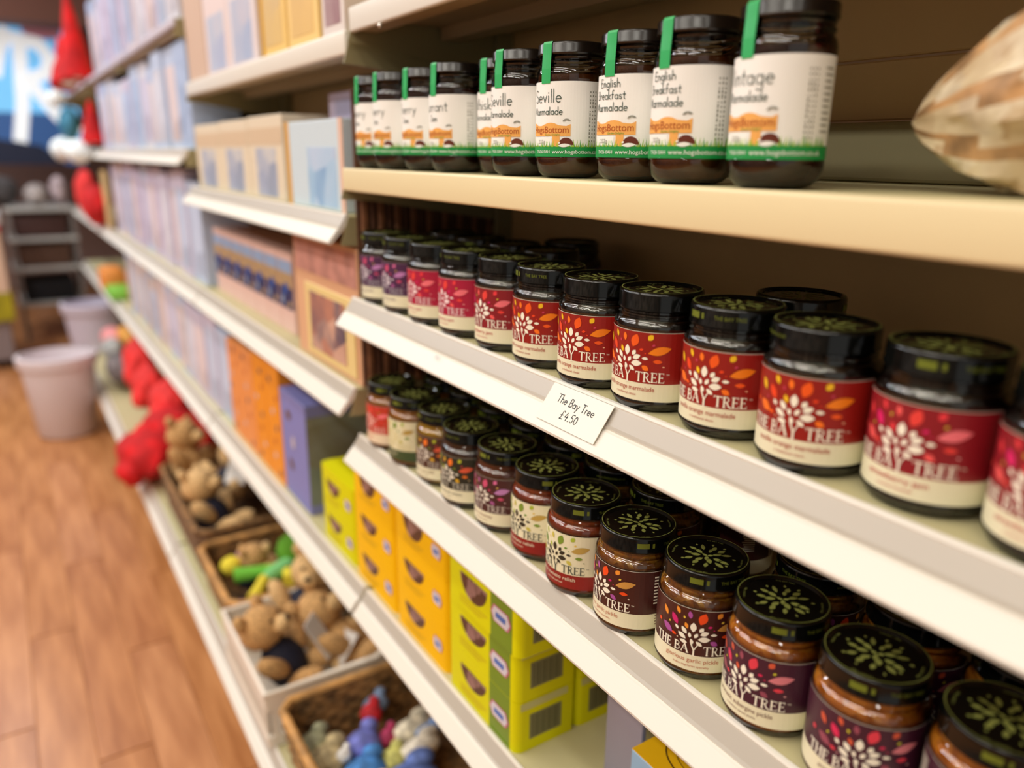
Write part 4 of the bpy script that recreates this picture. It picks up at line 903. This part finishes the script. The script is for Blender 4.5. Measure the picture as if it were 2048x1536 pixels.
# ================================================================ red plush pile and far goods
RED = mat('plush_red', (200, 10, 16), .85, noise=.12, nscale=14, bump=.4); RED2 = mat('plush_red_light', (232, 52, 50), .85, noise=.1, nscale=14)
for i, (x, y, z, rd, mm, lb) in enumerate(((.27, 2.50, -.90, (.085, .14, .070), RED, 'red plush toy hanging over the white bottom rail'), (.36, 2.62, -.865, (.08, .12, .06), RED, 'red plush toy in the middle of the red pile'),
        (.40, 2.80, -.835, (.07, .11, .075), RED2, 'light red plush toy on the right of the red pile'), (.37, 3.08, -.85, (.06, .10, .08), RED2, 'light red plush toy behind the gap of the red pile'),
        (.385, 3.40, -.83, (.06, .13, .10), RED2, 'farthest light red plush toy of the red pile'), (.44, 2.58, -.88, (.06, .12, .05), RED, 'deep red plush toy beside the teddy bears'))):
    m = MB().ell((0, 0, 0), rd, wob=.14, sub=3).ell((-rd[0]*.7, -rd[1]*.5, -rd[2]*.3), (rd[0]*.5, rd[1]*.45, rd[2]*.5), wob=.1).ell((rd[0]*.2, rd[1]*.6, rd[2]*.5), (rd[0]*.45, rd[1]*.4, rd[2]*.5), wob=.1)
    solo('red_plush', m.mesh('red_plush', mm, True), lb, 'soft toy', (x, y, z), group='red plush toys')
solo('red_fringe', MB().tube([(.235, 2.50, -.90), (.215, 2.46, -.94), (.218, 2.44, -.975)], [.03, .04, .02], 8).mesh('red_fringe', RED, True), 'red plush limb dangling below the bottom rail', 'soft toy')
solo('grey_jacket_toy', MB().ell((0, 0, 0), (.055, .12, .07), wob=.1, sub=3).mesh('grey_jacket_toy', mat('plush_grey', (120, 112, 112), .9, noise=.2, nscale=20), True), 'grey soft toy left of the red plush pile', 'soft toy', (.33, 3.60, -.895))
solo('silver_toy', MB().ell((0, 0, 0), (.045, .10, .05), wob=.1).mesh('silver_toy', mat('plush_silver', (176, 176, 172), .8, noise=.2, nscale=20), True), 'pale grey soft toy above the darker grey one', 'soft toy', (.33, 3.85, -.86))
solo('pink_bag', MB().ell((0, 0, 0), (.05, .13, .05), wob=.08).mesh('pink_bag', mat('bag_pink', (232, 150, 150), .6), True), 'pink bag of goods behind the grey soft toys', 'bag', (.36, 4.10, -.86))
solo('amber_bag', MB().ell((0, 0, 0), (.05, .14, .045), wob=.08).mesh('amber_bag', mat('bag_amber', (226, 160, 70), .6), True), 'amber bag beside the pink bag at the foot of the far bays', 'bag', (.42, 4.0, -.835))
def tub(label, x, y, z, rb, rt, h, tint):
    t = thing('storage_tub', label, 'tub', (x, y, z), 0, 'white plastic tubs')
    TB = mat('tub_white'+tint[0], tint[1], .4)
    part('body', MB().lathe([(0, .002), (rb*.95, .002), (rb, .008), (rt, h-.03), (rt, h), (rt-.006, h), (rb-.006, .012), (0, .012)], 32).mesh('body', TB, True), t)
    part('rim', MB().lathe([(rt-.002, h-.04), (rt+.010, h-.038), (rt+.012, h), (rt-.004, h+.004)], 32).mesh('rim', TB, True), t)
    part('contents', MB().ell((0, 0, h*.75), (rt*.86, rt*.86, h*.16), wob=.12).mesh('contents', mat('tub_fill'+tint[0], tint[2], .8, noise=.2, nscale=12), True), t)
tub('large white plastic tub standing on the wooden floor at the aisle end', .105, 3.66, FL+.001, .112, .140, .345, ('a', (216, 206, 210), (206, 196, 200)))
tub('smaller white tub on the bottom shelf behind the large floor tub', .330, 4.45, ZE, .125, .145, .24, ('b', (196, 190, 206), (190, 184, 200)))
solo('orange_packet', MB().rbox(-.05, .05, -.10, .10, 0, .11, .02).mesh('orange_packet', mat('pack_orange', (240, 150, 70), .5), True), 'orange packet on the far part of the long lower shelf', 'pack', (.40, 4.15, ZD))
solo('green_packet', MB().rbox(-.05, .05, -.10, .10, 0, .05, .015).mesh('green_packet', mat('pack_green', (126, 196, 70), .5), True), 'bright green packet below and in front of the orange packet', 'pack', (.40, 3.92, ZD))
solo('tan_packet', MB().rbox(-.04, .04, -.10, .10, 0, .15, .02).mesh('tan_packet', mat('pack_tan', (206, 150, 110), .5), True), 'tan packet right of the green and orange packets', 'pack', (.46, 3.72, ZD))
# hats and ornaments hanging at the end of the run
def hat(label, x, y, z, rad, h, lean=0):
    t = thing('festive_hat', label, 'hat', (x, y, z), 0, 'red hats at the end of the shelves')
    part('cone', MB().tube([(0, 0, 0), (0, lean*.2, h*.35), (0, lean*.6, h*.7), (0, lean, h)], [rad, rad*.72, rad*.4, rad*.12], 16).mesh('cone', RED, True), t)
    part('pompom', MB().ell((0, -rad*.2, .014), (rad*.5, rad*.5, .018), wob=.12).mesh('pompom', mat('fluff_white', (236, 244, 246), .9), True), t)
hat('tall red festive hat highest at the end of the shelves', .365, 4.00, .292, .065, .34, .06)
hat('red festive hat behind the white fluff ball', .36, 4.45, .292, .08, .22, .12)
hat('narrow red festive hat standing at shelf level', .38, 3.86, .03, .055, .17, .0)
solo('red_stocking', MB().ell((0, 0, 0), (.06, .17, .09), wob=.12, sub=3).mesh('red_stocking', RED, True), 'bright red cloth item lying on the far shelf below the white fluff', 'soft toy', (.37, 4.05, -.235))
solo('red_sack', MB().ell((0, 0, 0), (.05, .16, .11), wob=.12, sub=3).mesh('red_sack', RED2, True), 'light red cloth sack at the left of the far shelf row', 'soft toy', (.37, 4.45, -.20))
solo('yellow_card', MB().rbox(0, .006, -.09, .09, 0, .24, .001).mesh('yellow_card', mat('card_straw', (214, 184, 130), .6), True), 'straw coloured card next to the red cloth items', 'card', (.385, 3.82, -.3215))
for i, (y, z, rd, lb) in enumerate(((4.72, .005, .060, 'large white fluffy ball at the left end of the eye level shelf'), (4.10, .000, .045, 'white fluffy ball in the middle of the eye level shelf end'), (3.86, -.005, .050, 'white fluffy ball nearest the pastel packs'), (4.70, .245, .042, 'white fluffy ball high beside the teal ornament'))):
    solo('fluffy_ball', MB().ell((0, 0, 0), (rd, rd*1.1, rd), wob=.1).mesh('fluffy_ball', mat('fluff_bright', (240, 250, 250), .9), True), lb, 'ornament', (.315, y, z), group='white fluffy balls')
solo('teal_ornament', MB().ell((0, 0, 0), (.05, .12, .08), wob=.1).mesh('teal_ornament', mat('teal', (60, 130, 160), .7), True), 'teal blue ornament between the white fluffy balls', 'ornament', (.36, 4.72, .13))

# ================================================================ far end of the shop
SKY = mat('poster_blue', (130, 206, 252), .5); SKYD = mat('poster_deep', (60, 110, 180), .5); NV = mat('poster_navy', (24, 34, 62), .6); PWH = mat('poster_white', (246, 252, 255), .5); PPK = mat('poster_pink', (250, 190, 232), .5)
t = thing('shop_sign', 'big bright blue sign with a white letter R shape at the far end', 'sign', (0, 6.5, 0))
part('panel', MB().box(-.30, .565, .0, .03, -.10, .80).mesh('panel', SKY), t)
fn = lambda s_, t_, l: (s_, -l, t_)
m = MB(); m.poly(fn, [(-.3, -.1), (.565, -.1), (.565, .02), (.40, .24), (-.3, .24)], .002, 0); m.poly(fn, [(-.3, -.1), (.45, -.1), (.30, .03), (-.3, .12)], .004, 1)
part('picture', m.mesh('picture', [SKYD, NV]), t)
part('pink_corner', MB().poly(fn, [(.28, .8), (.54, .8), (.50, .72), (.32, .70)], .004, 0).mesh('pink_corner', PPK), t)
m = MB(); m.stroke(fn, [(.19, .08), (.235, .30), (.27, .70)], .085, .006, 0, 1); m.stroke(fn, [(.27, .70), (.38, .68), (.43, .60), (.40, .50), (.28, .45)], .085, .007, 0, 1); m.stroke(fn, [(.28, .46), (.36, .34), (.44, .22), (.53, .13)], .085, .008, 0, 1)
m.stroke(fn, [(.10, .5), (.14, .64), (.20, .73)], .10, .008, 0, 1)
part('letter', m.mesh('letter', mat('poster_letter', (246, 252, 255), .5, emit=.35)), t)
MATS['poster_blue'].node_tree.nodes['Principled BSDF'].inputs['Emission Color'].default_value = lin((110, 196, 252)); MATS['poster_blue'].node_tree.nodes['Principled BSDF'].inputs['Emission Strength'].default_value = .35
# display table with shelves
STL = mat('rack_steel', (120, 112, 108), .5); t = thing('display_rack', 'dark metal display rack with open shelves at the far end of the aisle', 'rack', (.13, 5.85, FL))
for x in (-.10, .24):
    for y in (-.2, .25): part('leg', MB().box(x-.012, x+.012, y-.012, y+.012, .001, .80).mesh('leg', STL), t)
for z in (.22, .44, .62, .80): part('shelf', MB().rbox(-.12, .26, -.22, .27, z, z+.022, .003).mesh('shelf', mat('rack_shelf', (186, 182, 176), .5)), t)
for i, (z, c, lb) in enumerate(((.245, (14, 14, 22), 'black bin on the lowest rack shelf'), (.465, (96, 66, 50), 'brown box on the middle rack shelf'), (.645, (70, 40, 34), 'dark maroon box on the upper rack shelf'))):
    solo('rack_box', MB().rbox(-.08, .20, -.18, .2, 0, .13, .01).mesh('rack_box', mat('rackbox%d' % i, c, .7), True), lb, 'box', (.13, 5.85, FL+z))
for i, (x, y, c, rd, lb) in enumerate(((.02, 5.85, (70, 66, 66), (.10, .1, .09), 'dark grey bag on top of the far rack'), (.20, 5.8, (170, 160, 156), (.07, .1, .07), 'light grey bag on top of the far rack'), (.33, 5.85, (190, 170, 172), (.05, .1, .09), 'pinkish grey bag on the rack next to the shelf end'))):
    solo('bag', MB().ell((0, 0, rd[2]), rd, wob=.14).mesh('bag', mat('bag%d' % i, c, .8, noise=.2, nscale=20), True), lb, 'bag', (x, y, FL+.823), group='bags on the far rack')
t = thing('crate_stack', 'pale table unit with yellow green front strip at the left edge', 'table', (-.14, 5.15, FL))
part('body', MB().rbox(-.25, .115, -.2, .25, .42, .78, .005).mesh('body', mat('unit_peach', (214, 184, 160), .6)), t)
part('top', MB().rbox(-.27, .13, -.22, .27, .78, .83, .005).mesh('top', mat('unit_grey', (196, 188, 184), .5)), t)
part('trim', MB().box(-.25, .118, -.205, -.2, .745, .78).mesh('trim', mat('unit_red', (190, 40, 70), .6)), t)
part('strip', MB().rbox(-.25, .120, -.21, .25, .27, .42, .004).mesh('strip', mat('unit_lime', (170, 160, 10), .6, noise=.15, nscale=8)), t)
part('plinth', MB().rbox(-.22, .09, -.18, .22, .05, .27, .004).mesh('plinth', mat('unit_dark', (132, 120, 120), .7)), t)
for x in (-.2, .07): part('foot', MB().box(x-.02, x+.02, -.15, .15, .001, .05).mesh('foot', mat('foot_dark', (50, 36, 34), .8)), t)

# lift the whole place so that the floor is z = 0
bpy.context.view_layer.update()
for o in col.objects:
    if o.parent is None and o.type in ('MESH', 'EMPTY'): o.location.z += ZC
